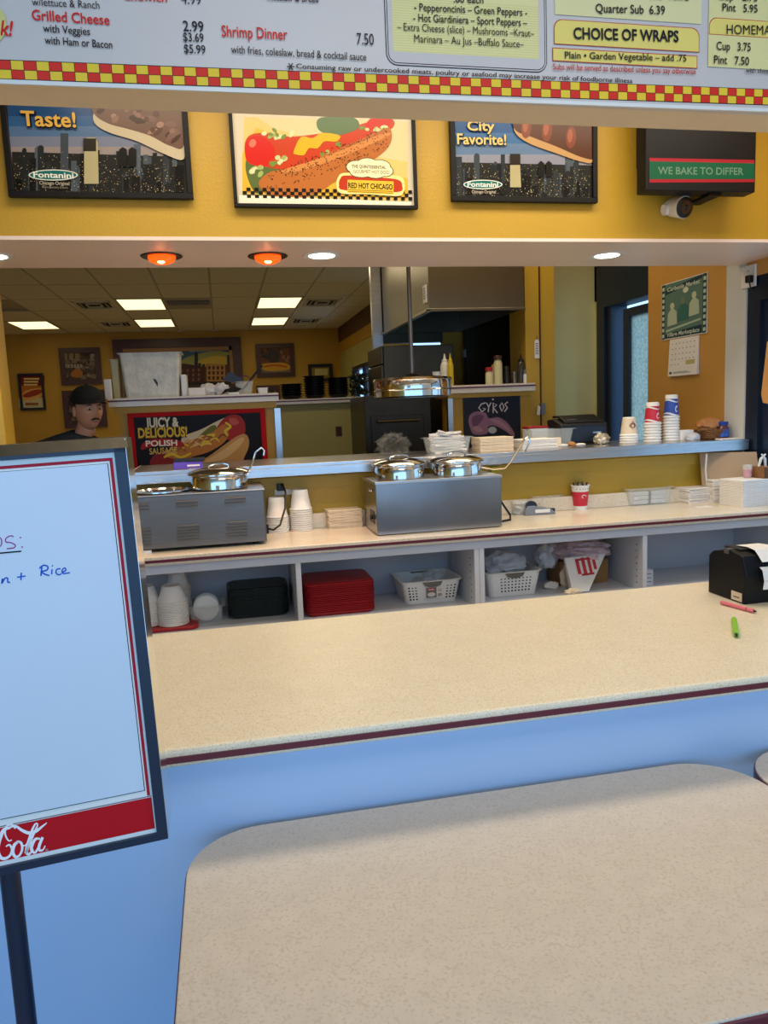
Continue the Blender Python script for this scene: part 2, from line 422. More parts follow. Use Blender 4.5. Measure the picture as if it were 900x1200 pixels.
# kitchen post with conduit
po = struct('trim_2', m_yellow, (2.14, 2.36, 5.2, 5.5, 0, CZ))
box('post_seam', m_brown, (2.243, 2.252, 5.19, 5.2, 1.2, CZ), po)
struct('wall_kitchen_side', m_olive, (2.36, 2.40, 5.5, 5.7, 0, CZ))

# ceiling of the back room: a plain shell with a grid and tiles hung below it
cl = struct('ceiling', m_grid, (-4.6, XW+.15, -3, 14.6, CZ+.03, CZ+.15))
TW, TD = .613, 1.07
FX = {}
x0, y0 = -1.253, 10.55           # corner of a fitting cell
fittings = [(0, 0), (0, 2), (3, 0), (3, 2), (-3, 2), (-3, 0)]
vents = {(1, 1): 'v', (1, 0): 'l', (4, 1): 'd', (-2, 1): 'd', (-2, -1): 'd', (4, 0): 'd', (-1, 1): 'd'}
vents = {(1, 0): 'l', (-1, 0): 'd', (-1, 2): 'd', (4, 0): 'd', (4, 2): 'd'}
xs = [i for i in range(-5, 7)]; ys = range(-3, 4)
tile = None
for i in xs:
    for j in ys:
        if (i, j) in fittings or (i, j) in vents: continue
        cx, cy = x0+TW*(i+.5), y0+TD*(j+.5)
        if cx > 2.5 and cy > 9.4: continue
        if tile is None:
            tile = MB().box(-TW/2+.011, TW/2-.011, -TD/2+.011, TD/2-.011, 0, .014).build('ceiling_tile', m_tile, cl, local=True); t = tile
        else: t = tile.copy(); C.objects.link(t)
        t.location = (cx, cy, CZ+.004-rnd.uniform(0, .003))
gb = MB()
for i in range(-5, 8): gb.box(x0+TW*i-.012, x0+TW*i+.012, y0+TD*-3, 14.5, CZ+.002, CZ+.03)
for j in range(-3, 4): gb.box(-4.5, 2.9, y0+TD*j-.012, y0+TD*j+.012, CZ+.002, CZ+.03)
gb.build('grid_bar', m_grid, cl)['kind'] = 'stuff'
names = {(0, 0): 'nearer left one, beside the long vent', (0, 2): 'farther left one above the long shelf', (3, 0): 'nearer of the right-hand pair', (3, 2): 'farther of the right-hand pair', (-3, 2): 'far left corner, over the hot dog picture', (-3, 0): 'near left, at the frame edge'}
for k, (i, j) in enumerate(fittings):
    if (i, j) == (-3, 0): continue
    cx, cy = x0+TW*(i+.5), y0+TD*(j+.5)
    t = thing('ceiling_light', 'lit ceiling troffer, '+names[(i, j)], 'ceiling light', (cx, cy, CZ-.005), group='fluorescent ceiling lights')
    fr = MB(); a, b = TW/2-.005, TD/2-.005
    fr.box(cx-a, cx+a, cy-b, cy-b+.03, CZ-.008, CZ+.02).box(cx-a, cx+a, cy+b-.03, cy+b, CZ-.008, CZ+.02).box(cx-a, cx-a+.025, cy-b+.03, cy+b-.03, CZ-.008, CZ+.02).box(cx+a-.025, cx+a, cy-b+.03, cy+b-.03, CZ-.008, CZ+.02)
    fr.build('light_frame', m_grid, t)
    MB().box(cx-a+.025, cx+a-.025, cy-b+.03, cy+b-.03, CZ-.003, CZ+.015).build('diffuser', m_light, t)
vn = {(1, 0): 'long dark slotted air vent between the two rows of ceiling lights', (-1, 0): 'square ceiling diffuser left of the nearer left light', (-1, 2): 'square ceiling diffuser left of the farther left light',
      (4, 0): 'square ceiling diffuser right of the nearer right light', (4, 2): 'square ceiling diffuser right of the farther right light'}
for (i, j), k in vents.items():
    cx, cy = x0+TW*(i+.5), y0+TD*(j+.5)
    t = thing('ceiling_vent', vn[(i, j)], 'vent', (cx, cy, CZ-.01))
    MB().box(cx-TW/2+.01, cx+TW/2-.01, cy-TD/2+.01, cy+TD/2-.01, CZ+.0, CZ+.012).build('vent_plate', m_tile if k == 'd' else m_grid, t)
    if k == 'l':
        MB().box(cx-.28, cx+.28, cy-.30, cy+.1, CZ-.004, CZ-.001).build('dark_throat', m_shadow, t)
        for q in range(4): MB().box(cx-.28, cx+.28, cy-.26+q*.1, cy-.245+q*.1, CZ-.012, CZ-.004).build('louvre', m_grid, t)
    else:
        for q, a in enumerate((.24, .17, .10)):
            f = MB()
            f.box(cx-a, cx+a, cy-a*1.5, cy-a*1.5+.03, CZ-.014, CZ-.001).box(cx-a, cx+a, cy+a*1.5-.03, cy+a*1.5, CZ-.014, CZ-.001)
            f.box(cx-a, cx-a+.02, cy-a*1.5, cy+a*1.5, CZ-.014, CZ-.001).box(cx+a-.02, cx+a, cy-a*1.5, cy+a*1.5, CZ-.014, CZ-.001)
            f.build('diffuser_ring', m_grid if q % 2 else m_tile, t)
        MB().box(cx-.2, cx+.2, cy-.2, cy+.25, CZ-.003, CZ-.0005).build('dark_throat', m_shadow, t)

# recessed lamps in the soffit
def downlight(x, y, red, label):
    t = thing('red_heat_lamp' if red else 'recessed_downlight', label, 'ceiling lamp', (x, y, 2.21), group='red heat lamps' if red else 'white soffit downlights')
    MB().lathe([(.062, 2.2095), (.088, 2.2095), (.09, 2.207), (.086, 2.204), (.062, 2.2055)], (x, y, 0), 32, cap=False).build('trim_ring', m_dsteel if red else m_white, t)
    if red:
        MB().lathe([(.058, 2.2095), (.06, 2.20), (.052, 2.186), (.03, 2.176), (.004, 2.173)], (x, y, 0), 24).build('bulb', m_redlamp, t)
        MB().ball((x-.002, y-.03, 2.180), .017, .012, .010, 10, 8).build('filament', m_redcore, t)
    else:
        MB().lathe([(.061, 2.2095), (.058, 2.2055), (.03, 2.203), (.003, 2.202)], (x, y, 0), 24).build('bulb', m_lamp, t)
    l = bpy.data.lights.new('lamp_light', 'SPOT'); l.energy = 9 if red else 16; l.color = (1, .3, .08) if red else (1, .85, .62)
    l.spot_size = R(115); l.spot_blend = .8; l.shadow_soft_size = .05
    q = bpy.data.objects.new('lamp_light', l); C.objects.link(q); q.parent = t; q.location = (0, 0, -.045)
downlight(-.209, 3.60, True, 'glowing red heat lamp in the soffit, left of the two')
downlight(.253, 3.60, True, 'glowing red heat lamp in the soffit, right of the two')
downlight(.497, 3.59, False, 'lit white downlight in the soffit beside the red lamps')
downlight(1.909, 3.587, False, 'lit white downlight alone in the right part of the soffit')
downlight(-.90, 3.6, False, 'white downlight cut by the left frame edge')

# ================================================================== ORDER COUNTER AND TABLES
t = thing('service_counter', 'long speckled beige order counter with maroon edge stripe and white front', 'counter', (.7, 1.75, 0))
MB().rbox(-2.4, XW-.01, 1.34, 2.12, .886, .92, .012).build('countertop', m_counter, t, bevel=.003)
box('edge_stripe', m_maroon, (-2.4, XW-.01, 1.336, 1.341, .8955, .9065), t)
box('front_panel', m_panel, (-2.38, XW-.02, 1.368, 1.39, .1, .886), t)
box('toe_kick', m_black, (-2.38, XW-.02, 1.42, 1.44, 0, .1), t)
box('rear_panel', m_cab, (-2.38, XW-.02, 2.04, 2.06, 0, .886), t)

def rrect(x0, x1, y0, y1, r, n=10):
    out = []
    for (cx, cy, a0) in ((x1-r, y1-r, 0), (x0+r, y1-r, 90), (x0+r, y0+r, 180), (x1-r, y0+r, 270)):
        for k in range(n+1): out.append((cx+r*math.cos(R(a0+90*k/n)), cy+r*math.sin(R(a0+90*k/n))))
    return out
def table(x0, x1, y0, y1, label):
    t = thing('dining_table', label, 'table', ((x0+x1)/2, (y0+y1)/2, 0))
    MB().prism(rrect(x0, x1, y0, y1, .13), .735, .75).build('tabletop', m_table, t, bevel=.002)
    MB().prism(rrect(x0-.002, x1+.002, y0-.003, y1+.003, .133), .712, .7465).build('edge_band', m_maroon, t, bevel=.002)
    cx, cy = (x0+x1)/2, (y0+y1)/2
    MB().lathe([(.038, .03), (.038, .70)], (cx, cy, 0), 20).build('pedestal', m_black, t)
    MB().box(cx-.2, cx+.2, cy-.15, cy+.15, .70, .711).build('top_plate', m_black, t)
    b = MB(); b.lathe([(.06, .06), (.045, .1)], (cx, cy, 0), 20)
    for a in range(4):
        M_ = Matrix.Rotation(R(45+90*a), 4, 'Z')
        b.add([(M_ @ Vector(p))+Vector((cx, cy, 0)) for p in [(0, -.03, .03), (.28, -.025, .01), (.28, .025, .01), (0, .03, .03), (0, -.03, .085), (.28, -.02, .03), (.28, .02, .03), (0, .03, .085)]], [(0, 3, 2, 1), (4, 5, 6, 7), (0, 1, 5, 4), (1, 2, 6, 5), (2, 3, 7, 6), (3, 0, 4, 7)])
    b.build('base', m_black, t)
table(-.108, .986, .742, 1.352, 'mottled beige laminate table with maroon edge against the white counter front')
table(.992, 2.08, .742, 1.352, 'second mottled laminate table at the right edge, mostly out of frame')

# ================================================================== BACK COUNTER WITH CUBBIES
t = thing('back_counter', 'long back counter with pale laminate top, maroon stripe and open cubbies', 'counter', (.7, 3.6, 0))
MB().box(-.97, XW-.005, 3.345, 3.85, .88, .92).build('countertop', m_counter2, t, bevel=.004)
box('edge_stripe', m_maroon, (-.97, XW-.005, 3.341, 3.346, .893, .905), t)
struct('trim_3', m_counter2, (-.97, XW-.005, 3.832, 3.853, .921, .995))
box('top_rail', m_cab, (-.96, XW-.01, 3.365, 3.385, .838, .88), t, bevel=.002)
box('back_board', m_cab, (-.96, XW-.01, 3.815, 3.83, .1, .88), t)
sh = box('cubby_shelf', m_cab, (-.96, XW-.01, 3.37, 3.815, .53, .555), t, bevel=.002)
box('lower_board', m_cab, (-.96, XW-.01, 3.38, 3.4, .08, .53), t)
for xx in (-.95, .278, 1.113, 1.138, 1.98, XW-.04):
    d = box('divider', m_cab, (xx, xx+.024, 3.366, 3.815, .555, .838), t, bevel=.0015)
    if xx in (.278, 1.113, 1.98):
        h = MB()
        for sx in (-.001,):
            for yy in (3.42, 3.75):
                for k in range(7): h.box(xx-.0012, xx, yy, yy+.006, .59+k*.032, .596+k*.032)
        h.build('peg_holes', m_shadow, d)['kind'] = 'stuff'

# steel pass shelf
t = thing('steel_shelf', 'long brushed steel pass shelf on the yellow half wall', 'shelf', (1, 3.9, 1.2))
MB().box(-.44, XW-.004, 3.745, 4.30, 1.240, 1.257).box(-.44, XW-.004, 3.745, 3.751, 1.199, 1.240).box(-.44, XW-.004, 3.751, 3.765, 1.199, 1.203).build('shelf_plate', m_steel_h, t, bevel=.0015)
MB().box(-.444, -.44, 3.745, 4.30, 1.196, 1.257).build('end_cap', m_white, t)
for xx in (-.2, .7, 1.7, 2.6): MB().prism([(3.77, 1.2395), (4.2, 1.2395), (4.2, 1.2015), (3.87, 1.2015), (3.80, 1.23)], xx, xx+.004, 'x').build('bracket', m_steel, t)

# tan panel and post at the right end beneath the shelf
# ================================================================== PARTITIONS BEHIND
def ledge(name, x0, x1, y0, y1, z, parent, th=.055):
    MB().box(x0, x1, y0, y1, z-th, z).build('ledge_top', m_counter2, parent, bevel=.003)
    box('ledge_stripe', m_maroon, (x0-.001, x1+.001, y0-.003, y0+.002, z-.022, z-.012), parent)
pw = struct('wall_partition_left', m_yellow2, (-.63, .34, 5.16, 5.5, 0, 1.545)); ledge('l', -.69, .375, 5.1, 5.56, 1.64, pw)
box('ledge_cleat', m_yellow2, (-.66, .36, 5.13, 5.54, 1.545, 1.585), pw)
box('corner_strip', m_steel, (.345, .385, 5.15, 5.19, 0, 1.54), pw)
pm = struct('wall_partition_middle', m_olive, (.40, 1.28, 6.66, 6.8, 0, 1.575)); ledge('l', .40, 1.33, 6.58, 6.9, 1.622, pm, .045)
pg = struct('wall_partition_right', m_yellow2, (1.57, 2.15, 5.14, 5.4, 0, 1.56)); ledge('l', 1.50, 2.16, 5.08, 5.46, 1.645, pg)
box('ledge_cleat', m_yellow2, (1.53, 2.14, 5.11, 5.44, 1.56, 1.59), pg)
box('corner_strip', m_steel, (1.535, 1.57, 5.13, 5.17, 0, 1.56), pg)

def frame(t, x0, x1, z0, z1, y, wd, mat, depth=.025, back=m_black):
    MB().box(x0+wd*.4, x1-wd*.4, y, y+.008, z0+wd*.4, z1-wd*.4).build('backing', back, t)
    for d in ((x0, x1, z1-wd, z1), (x0, x1, z0, z0+wd), (x0, x0+wd, z0+wd, z1-wd), (x1-wd, x1, z0+wd, z1-wd)):
        box('frame_rail', mat, (d[0], d[1], y-depth+.008, y+.008, d[2], d[3]), t, bevel=.002)

# ================================================================== KITCHEN
# extraction hood
m_hood = material('warm_hood_steel', (128, 120, 102), .36, 1, var=.06, vscale=5, bump=.05, bscale=12)
t = thing('extraction_hood', 'big stainless steel kitchen extraction hood with sloping dark underside', 'hood', (1.75, 5.9, 2.15))
MB().box(1.42, 2.10, 5.12, 5.126, 2.16, CZ).build('front_skirt', m_hood, t)
MB().box(1.42, 1.426, 5.126, 6.60, 2.155, CZ).build('side_skirt', m_hood, t)
MB().box(2.094, 2.10, 5.126, 6.60, 2.155, CZ).build('right_skirt', m_steel, t)
MB().box(1.426, 2.094, 6.59, 6.60, 2.155, CZ).build('rear_skirt', m_dsteel, t)
MB().box(1.40, 2.11, 5.11, 5.13, 2.145, 2.165).box(1.40, 1.43, 5.11, 6.6, 2.14, 2.16).build('rim', m_hood, t, bevel=.003)
for k in range(4): MB().add([(1.43, 5.3+.3*k, 2.35), (2.09, 5.3+.3*k, 2.35), (2.09, 5.56+.3*k, 2.5), (1.43, 5.56+.3*k, 2.5), (1.43, 5.3+.3*k, 2.37), (2.09, 5.3+.3*k, 2.37), (2.09, 5.56+.3*k, 2.52), (1.43, 5.56+.3*k, 2.52)], [(0, 3, 2, 1), (4, 5, 6, 7), (0, 1, 5, 4), (1, 2, 6, 5), (2, 3, 7, 6), (3, 0, 4, 7)]).build('grease_filter', m_black, t)
MB().box(1.41, 1.419, 5.16, 5.24, 2.21, 2.33).build('notice', m_paper, t)
pr = Print('X', 1.409, .0003)
for k in range(5): pr.rect(5.17, 2.305-k*.016, 5.23, 2.311-k*.016, (110, 108, 100), layer=False)
pr.build(t, name='notice_print')
# bright flue panel at the far end
t = thing('steel_flue_panel', 'narrow upright steel panel reflecting ceiling lights beyond the hood', 'panel', (1.36, 6.7, 0))
MB().box(1.33, 1.42, 6.64, 6.70, 0, CZ).build('panel', m_steel, t, bevel=.003)
MB().box(1.30, 1.33, 6.66, 6.69, 0, 2.0).build('post', m_dsteel, t)
# fridge
t = thing('upright_refrigerator', 'tall dull stainless refrigerator with doors facing left, below the hood', 'refrigerator', (1.55, 6.25, 0))
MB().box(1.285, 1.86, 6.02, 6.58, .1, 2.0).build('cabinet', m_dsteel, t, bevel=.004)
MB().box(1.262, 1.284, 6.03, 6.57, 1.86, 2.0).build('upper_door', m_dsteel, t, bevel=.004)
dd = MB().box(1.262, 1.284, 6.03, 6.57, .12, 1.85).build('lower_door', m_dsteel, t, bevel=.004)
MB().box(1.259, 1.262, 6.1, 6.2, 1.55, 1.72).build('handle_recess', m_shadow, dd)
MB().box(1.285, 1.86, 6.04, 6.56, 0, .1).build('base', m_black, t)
# cooking line seen under the hood: dark steel box and back wall
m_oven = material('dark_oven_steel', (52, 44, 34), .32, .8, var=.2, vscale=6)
t = thing('kitchen_oven', 'dark steel oven behind the steel shelf, under the clear bag', 'oven', (1.25, 5.5, 0))
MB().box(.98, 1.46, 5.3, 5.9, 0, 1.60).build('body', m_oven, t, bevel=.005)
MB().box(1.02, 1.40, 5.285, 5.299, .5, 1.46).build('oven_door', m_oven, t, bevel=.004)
MB().tube([(1.06, 5.25, 1.42), (1.36, 5.25, 1.42)], .009).build('handle', m_dsteel, t)
for xx in (1.08, 1.34): MB().tube([(xx, 5.287, 1.42), (xx, 5.25, 1.42)], .006).build('handle_post', m_steel, t)
t = thing('steel_wall_sheet', 'dull dark steel wall sheet behind the spice containers', 'panel', (2.4, 6.65, 0))
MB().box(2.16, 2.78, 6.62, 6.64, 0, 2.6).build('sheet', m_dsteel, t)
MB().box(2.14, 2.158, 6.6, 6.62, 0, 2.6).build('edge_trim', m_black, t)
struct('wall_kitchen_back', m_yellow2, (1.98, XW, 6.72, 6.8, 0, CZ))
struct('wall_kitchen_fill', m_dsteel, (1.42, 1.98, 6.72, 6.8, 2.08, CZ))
MB().box(2.125, 2.15, 6.58, 6.599, 1.93, 2.0).build('sheet_hook', m_steel, t)
# heat lamp with chrome drum
t = thing('hanging_heat_lamp', 'round chrome drum heat lamp hanging on a thin pole over the pass', 'heat lamp', (1.079, 4.3, 1.56))
MB().lathe([(.012, 1.69), (.012, 3.05)], (1.079, 4.3, 0), 12).build('pole', m_wsteel, t)
MB().lathe([(.03, 1.683), (.045, 1.69), (.04, 1.70), (.012, 1.70)], (1.079, 4.3, 0), 20).build('pole_collar', m_black, t)
MB().lathe([(.205, 1.565), (.222, 1.57), (.222, 1.60), (.226, 1.604), (.222, 1.608), (.222, 1.655), (.226, 1.66), (.218, 1.672), (.12, 1.682), (.03, 1.684)], (1.079, 4.3, 0), 48).build('drum', m_chrome, t)
MB().lathe([(.04, 1.56), (.19, 1.56), (.19, 1.564), (.04, 1.564)], (1.079, 4.3, 0), 32).build('lamp_plate', m_wsteel, t)

# ================================================================== MENU BOARD ON THE HEADER
t = thing('menu_board', 'long printed price board with checkered border across the top', 'menu board', (.5, 1.79, 2.21))
MB().box(-1.4, 2.3, 1.782, 1.805, 2.2, 2.9).build('board', material('board_white', (208, 200, 196), .4, var=.01), t)
mb = MB().add([(x, y, 2.1925+.0045*(x-.4)+z) for z in (0, .008) for y in (1.776, 1.782) for x in (-1.4, 2.3)], [(0, 2, 3, 1), (4, 5, 7, 6), (0, 1, 5, 4), (2, 6, 7, 3), (0, 4, 6, 2), (1, 3, 7, 5)]).build('bottom_rail', m_white, t)
P = Print('Y', 1.7815, .0001)
K, RD, YL = (32, 32, 40), (216, 40, 36), (240, 222, 120)
hh = .0181; zsl = lambda u: 2.2065+.0085*(u-.4)   # the strip hangs a touch askew
cw = P.m(478, 100)[0]-P.m(440, 100)[0]; cw = (P.m(900, 112)[0]-P.m(0, 80)[0])/72.5
ua = P.m(0, 80)[0]-.0035
P.poly([(-1.4, zsl(-1.4)-.001), (2.3, zsl(2.3)-.001), (2.3, zsl(2.3)+2*hh+.001), (-1.4, zsl(-1.4)+2*hh+.001)], (30, 30, 34))
P.n += 1
for i in range(-8, 82):
    for j in range(2):
        a_, b_ = ua+i*cw+.0006, ua+(i+1)*cw-.0006; P.poly([(a_, zsl(a_)+j*hh+.0006), (b_, zsl(b_)+j*hh+.0006), (b_, zsl(b_)+(j+1)*hh-.0006), (a_, zsl(a_)+(j+1)*hh-.0006)], (222, 52, 42) if (i+j) % 2 else (240, 205, 62), layer=False)
# pale yellow fields
def field(x0, y0, x1, y1, col=YL, out=None):
    a = P.m(x0, y1); b = P.m(x1, y0)
    ax, az, bx, bz = P.m(x0, y1)[0], P.m((x0+x1)/2, y1)[1], P.m(x1, y0)[0], P.m((x0+x1)/2, y0)[1]
    if out: P.rect(ax-.0018, az-.0018, bx+.0018, bz+.0018, out)
    P.rect(ax, az, bx, bz, col); return ax, az, bx, bz
P.n += 1
xx0, zz0, xx1, zz1 = P.m(453, 80)[0], P.m(547, 81)[1], P.m(641, 80)[0], P.m(547, -30)[1]
for g, c in ((0, K), (.0018, (208, 200, 196)), (.0045, K), (.0063, (208, 200, 196))):
    P.poly(rrect(xx0+g, xx1-g, zz0+g, zz1-g, .026-g), c)
ax, az, bx, bz = field(461, -20, 630, 65, (232, 222, 158))
P.n += 1
for k in range(22):
    if az+.002+k*.0052 < bz: P.rect(ax, az+.002+k*.0052, bx, az+.0032+k*.0052, (220, 208, 136), layer=False)
field(650, -20, 822, 23, (230, 220, 164))
def headbox(x0, x1, ytop, ybot):
    for g, c in ((0, (190, 60, 50)), (.0016, (238, 216, 118))):
        a, b = P.m(x0, ybot)[0]+g, P.m(x1, ybot)[0]-g; z0, z1 = P.m((x0+x1)/2, ybot)[1]+g, P.m((x0+x1)/2, ytop)[1]-g; r = .02
        P.poly([(a, z0), (b, z0)]+[(b-r+r*math.cos(R(q)), z1-r+r*math.sin(R(q))) for q in range(0, 91, 15)]+[(a+r+r*math.cos(R(q)), z1-r+r*math.sin(R(q))) for q in range(90, 181, 15)], c)
headbox(649, 819, 28, 57)
field(648, 62, 816, 75.5, (238, 216, 118), (190, 60, 50))
field(829, -20, 960, 82, (232, 220, 156)); headbox(830, 960, 25, 45)
P.text('w/lettuce & Ranch', 38, 7, 117, 9, K, y1=11)
P.text('andwich', 147, 1, 196, 10, RD, .01, y1=3); P.text('4.99', 213, 5, 236, 12, K, y1=6)
P.text('Grilled Cheese', 38, 24, 129, 12, RD, .015, y1=30)
P.text('with Veggies', 51, 38, 106, 9, K, .01, y1=42); P.text('with Ham or Bacon', 53, 52, 132, 9, K, .01, y1=57.5)
P.text('2.99', 215, 37, 239, 12, K, .01, y1=38); P.text('$3.69', 215, 49, 239, 10, K, .01, y1=50); P.text('$5.99', 216, 62.5, 241, 10, K, .01, y1=64)
P.ell(-8, 30, 16, 22, (214, 208, 130)); P.text('k!', 1, 42, 17, 17, RD, .02, .25, y1=43)
P.text('Shrimp Dinner', 260, 43.5, 337, 13, RD, .01, y1=47.5); P.text('7.50', 418, 52.5, 438, 13, K, .005, y1=53.5)
P.text('coleslaw & bread', 313, 1, 373, 8, K, .01, y1=4)
P.text('with fries, coleslaw, bread & cocktail sauce', 271, 63, 429, 9, K, .005, y1=72)
P.text('Consuming raw or undercooked meats, poultry or seafood may increase your risk of foodborne illness', 347, 81, 740, 5.6, K, .012, y1=98)
for a in range(3):
    c_, q_ = math.cos(R(60*a))*4.5, math.sin(R(60*a))*4.5
    P.stroke([(340.5-c_, 79-q_), (340.5+c_, 79+q_)], 1.3, K, 1)
P.text('.60 each', 531, 4, 566, 9, K, .01, y1=5)
P.text('- Pepperoncinis \u2013 Green Peppers -', 485, 13.5, 617, 9, K, .008, y1=20)
P.text('- Hot Giardiniera \u2013 Sport Peppers \u2013', 484, 26, 617, 9, K, .008, y1=32)
P.text('\u2013 Extra Cheese (slice) \u2013 Mushrooms \u2013Kraut\u2013', 465, 36.5, 625, 9, K, .008, y1=44.5)
P.text('Marinara \u2013 Au Jus \u2013Buffalo Sauce\u2013', 485, 50.5, 613, 9, K, .008, y1=57)
P.text('Sub  10.98', 760, 0, 806, 8, K, .01, y1=2)
P.text('Quarter Sub  6.39', 697, 15.5, 778, 10, K, .01, y1=18)
P.text('CHOICE OF WRAPS', 671, 46.5, 794, 13, K, .025, y1=50)
P.text('Plain \u2022 Garden Vegetable \u2013 add .75', 661, 69.5, 803, 8, K, .01, y1=73)
P.text('Subs will be served as described unless you say otherwise', 647, 82.5, 814, 7, (195, 50, 50), .008, y1=88)
P.text('Cup   2.75', 840, 1, 886, 8, K, .01, y1=3)
P.text('Pint   5.95', 845, 14, 886, 9, K, .01, y1=16); P.text('HOMEMADE SOUP', 850, 41, 950, 11, K, .015, y1=43)
P.text('Cup   3.75', 838, 59.5, 878, 9.5, K, .01, y1=61); P.text('Pint   7.50', 835, 75.5, 876, 9.5, K, .01, y1=77.5); P.text('with cheese', 872, 86, 904, 5, K, .012, y1=87)
P.build(t, name='printed_menu')

# ================================================================== PICTURES ON THE UPPER WALL
def skyline(P, x0, x1, ybase, ytop, seed, glow=True, n=26):
    r = random.Random(seed)
    for layer, (cols, hs) in enumerate((((58, 66, 74), .55), ((34, 38, 40), .8), ((22, 24, 26), 1.))):
        P.n += 1
        for k in range(n):
            w_ = (x1-x0)/n*r.uniform(.6, 1.3); a = x0+(x1-x0)*r.random()*.96
            hgt = (ybase-ytop)*(r.uniform(.15, .95)**1.3)*(1.05-layer*.28)
            zt = ybase-hgt; f_ = r.uniform(.7, 1.5); c = tuple(max(0, min(255, q*f_)) for q in cols); e_ = r.choice([0, 0, 0, 2.5])
            P.pp([(a, ybase), (a+w_, ybase), (a+w_, zt), (a+w_*.7, zt-e_), (a+w_*.3, zt-e_), (a, zt)], c, layer=False)
        P.n += 1
        for k in range(240):
            a = x0+(x1-x0)*r.random(); b = ybase-(ybase-ytop)*(r.random()**1.7)*(.72-layer*.14)
            c = r.choice([(200, 180, 120), (170, 150, 90), (150, 140, 110), (220, 210, 170), (110, 100, 70)]); d = r.uniform(.4, .85)
            P.pp([(a, b), (a+d, b), (a+d, b-d*1.2), (a, b-d*1.2)], c, layer=False)
def crisp_sky(P, pts4, cols):
    (x0, y0), (x1, y1), (x2, y2), (x3, y3) = pts4; n = len(cols)
    for i, c in enumerate(cols):
        f, g = i/n, 1.
        P.pp([(x0+(x3-x0)*f, y0+(y3-y0)*f), (x1+(x2-x1)*f, y1+(y2-y1)*f), (x2, y2), (x3, y3)], c)
def tilt(P, deg, cx, cz):
    c, s = math.cos(R(deg)), math.sin(R(deg))
    for v in P.mb.v: x, z = v.x-cx, v.z-cz; v.x = cx+x*c+z*s; v.z = cz-x*s+z*c
YP = 3.27
def city_poster(name, label, X0, X1, Z0, seed, words, meat):
    w_ = X1-X0; ht = w_*.72
    t = thing(name, label, 'poster', ((X0+X1)/2, 3.28, Z0))
    frame(t, X0, X1, Z0, Z0+ht, 3.28, .022, m_screen)
    return t
# left: skyline poster with sliced beef sandwich
t = city_poster('city_poster', 'framed night skyline poster with lettering Taste and a beef sandwich, upper left wall', -.735, -.05, 2.362, 3, None, None)
P = Print('Y', 3.2795, .00015)
crisp_sky(P, [(8, 112), (225, 112), (225, 232), (14, 232)], [(30, 62, 110), (36, 78, 132), (52, 96, 148), (84, 116, 156), (120, 128, 152), (150, 140, 140), (130, 110, 100), (60, 58, 56), (34, 36, 38), (28, 30, 32)])
P.pp([(14, 178), (222, 184), (222, 232), (14, 232)], (38, 40, 40))
skyline(P, 16, 214, 226, 152, 5)
P.pp([(99, 216), (99, 165), (103, 162), (112, 162), (115, 168), (116, 216)], (176, 168, 130)); P.pp([(98, 178), (98, 163), (113, 163), (113, 178)], (44, 40, 34))
for a in (140, 151): P.pp([(a, 196), (a, 176), (a+4, 173), (a+9, 176), (a+9, 196)], (26, 28, 28))
P.spline([(110, 134), (118, 124), (150, 112), (214, 112), (216, 170), (214, 188), (190, 180), (160, 166), (128, 156), (112, 146)], (196, 184, 156))
P.spline([(109, 122), (130, 110), (216, 110), (216, 170), (200, 172), (176, 160), (150, 152), (128, 146), (112, 136)], (110, 84, 72))
r = random.Random(2)
for k in range(34):
    a = r.uniform(116, 208); b = 124+(a-116)*.30+r.uniform(-10, 14)
    P.ell(a, b, r.uniform(3, 8), r.uniform(2, 4), r.choice([(138, 104, 92), (92, 66, 56), (156, 122, 108), (72, 52, 44), (120, 92, 84)]), r.uniform(-50, 50), 10, layer=(k % 6 == 0))
P.text('Taste!', 27, 149, 91, 17, (20, 26, 40), .05, y1=151); P.text('Taste!', 26, 148, 90, 17, (224, 180, 84), .02, y1=150)
P.ell(63, 206, 29, 6.5, (225, 230, 220)); P.ell(63, 206, 27.5, 5.3, (30, 110, 108)); P.text('Fontanini', 40, 208.5, 87, 6.5, (240, 240, 230), .02, y1=210)
P.text('Chicago Original', 47, 217, 82, 4, (190, 180, 160), .01, y1=218); P.text('fontanini.com', 50, 221, 80, 2.5, (160, 150, 130), y1=222)
# clip to the frame opening
def clip(P, X0, X1, Z0, Z1, inset=.018):
    for v in P.mb.v:
        v.x = min(max(v.x, X0+inset), X1-inset); v.z = min(max(v.z, Z0+inset), Z1-inset)
clip(P, -.735, -.05, 2.362, 2.85)
P.build(t, m_gloss)
# centre: hot dog poster
t = thing('hot_dog_poster', 'bright hot dog poster in thin black frame with checkered strip, upper wall centre', 'poster', (.49, 3.28, 2.33))
frame(t, .108, .872, 2.335, 2.86, 3.28, .014, m_screen)
P = Print('Y', 3.2795, .00012)
P.rect(.118, 2.345, .862, 2.85, (214, 204, 180))
P.pp([(286, 137), (478, 143), (478, 236), (284, 230)], (220, 196, 120))
P.pp([(300, 137), (478, 143), (478, 190), (420, 180), (320, 150)], (214, 204, 156))
P.pp([(284, 180), (300, 150), (420, 190), (478, 210), (478, 233), (284, 226)], (234, 180, 60))
P.spline([(288, 200), (290, 182), (300, 170), (340, 160), (372, 178), (330, 208), (306, 226), (296, 222)], (92, 108, 60))
P.spline([(287, 168), (294, 158), (312, 156), (345, 160), (400, 152), (452, 138), (460, 150), (420, 172), (380, 184), (340, 198), (305, 194), (289, 184)], (196, 66, 36))
P.spline([(287, 176), (290, 164), (303, 159), (318, 168), (322, 182), (312, 194), (298, 194), (289, 188)], (206, 40, 34))
P.ell(296, 168, 4, 5, (228, 120, 100), 20)
P.spline([(428, 150), (436, 138), (456, 137), (458, 144), (448, 152)], (200, 48, 36))
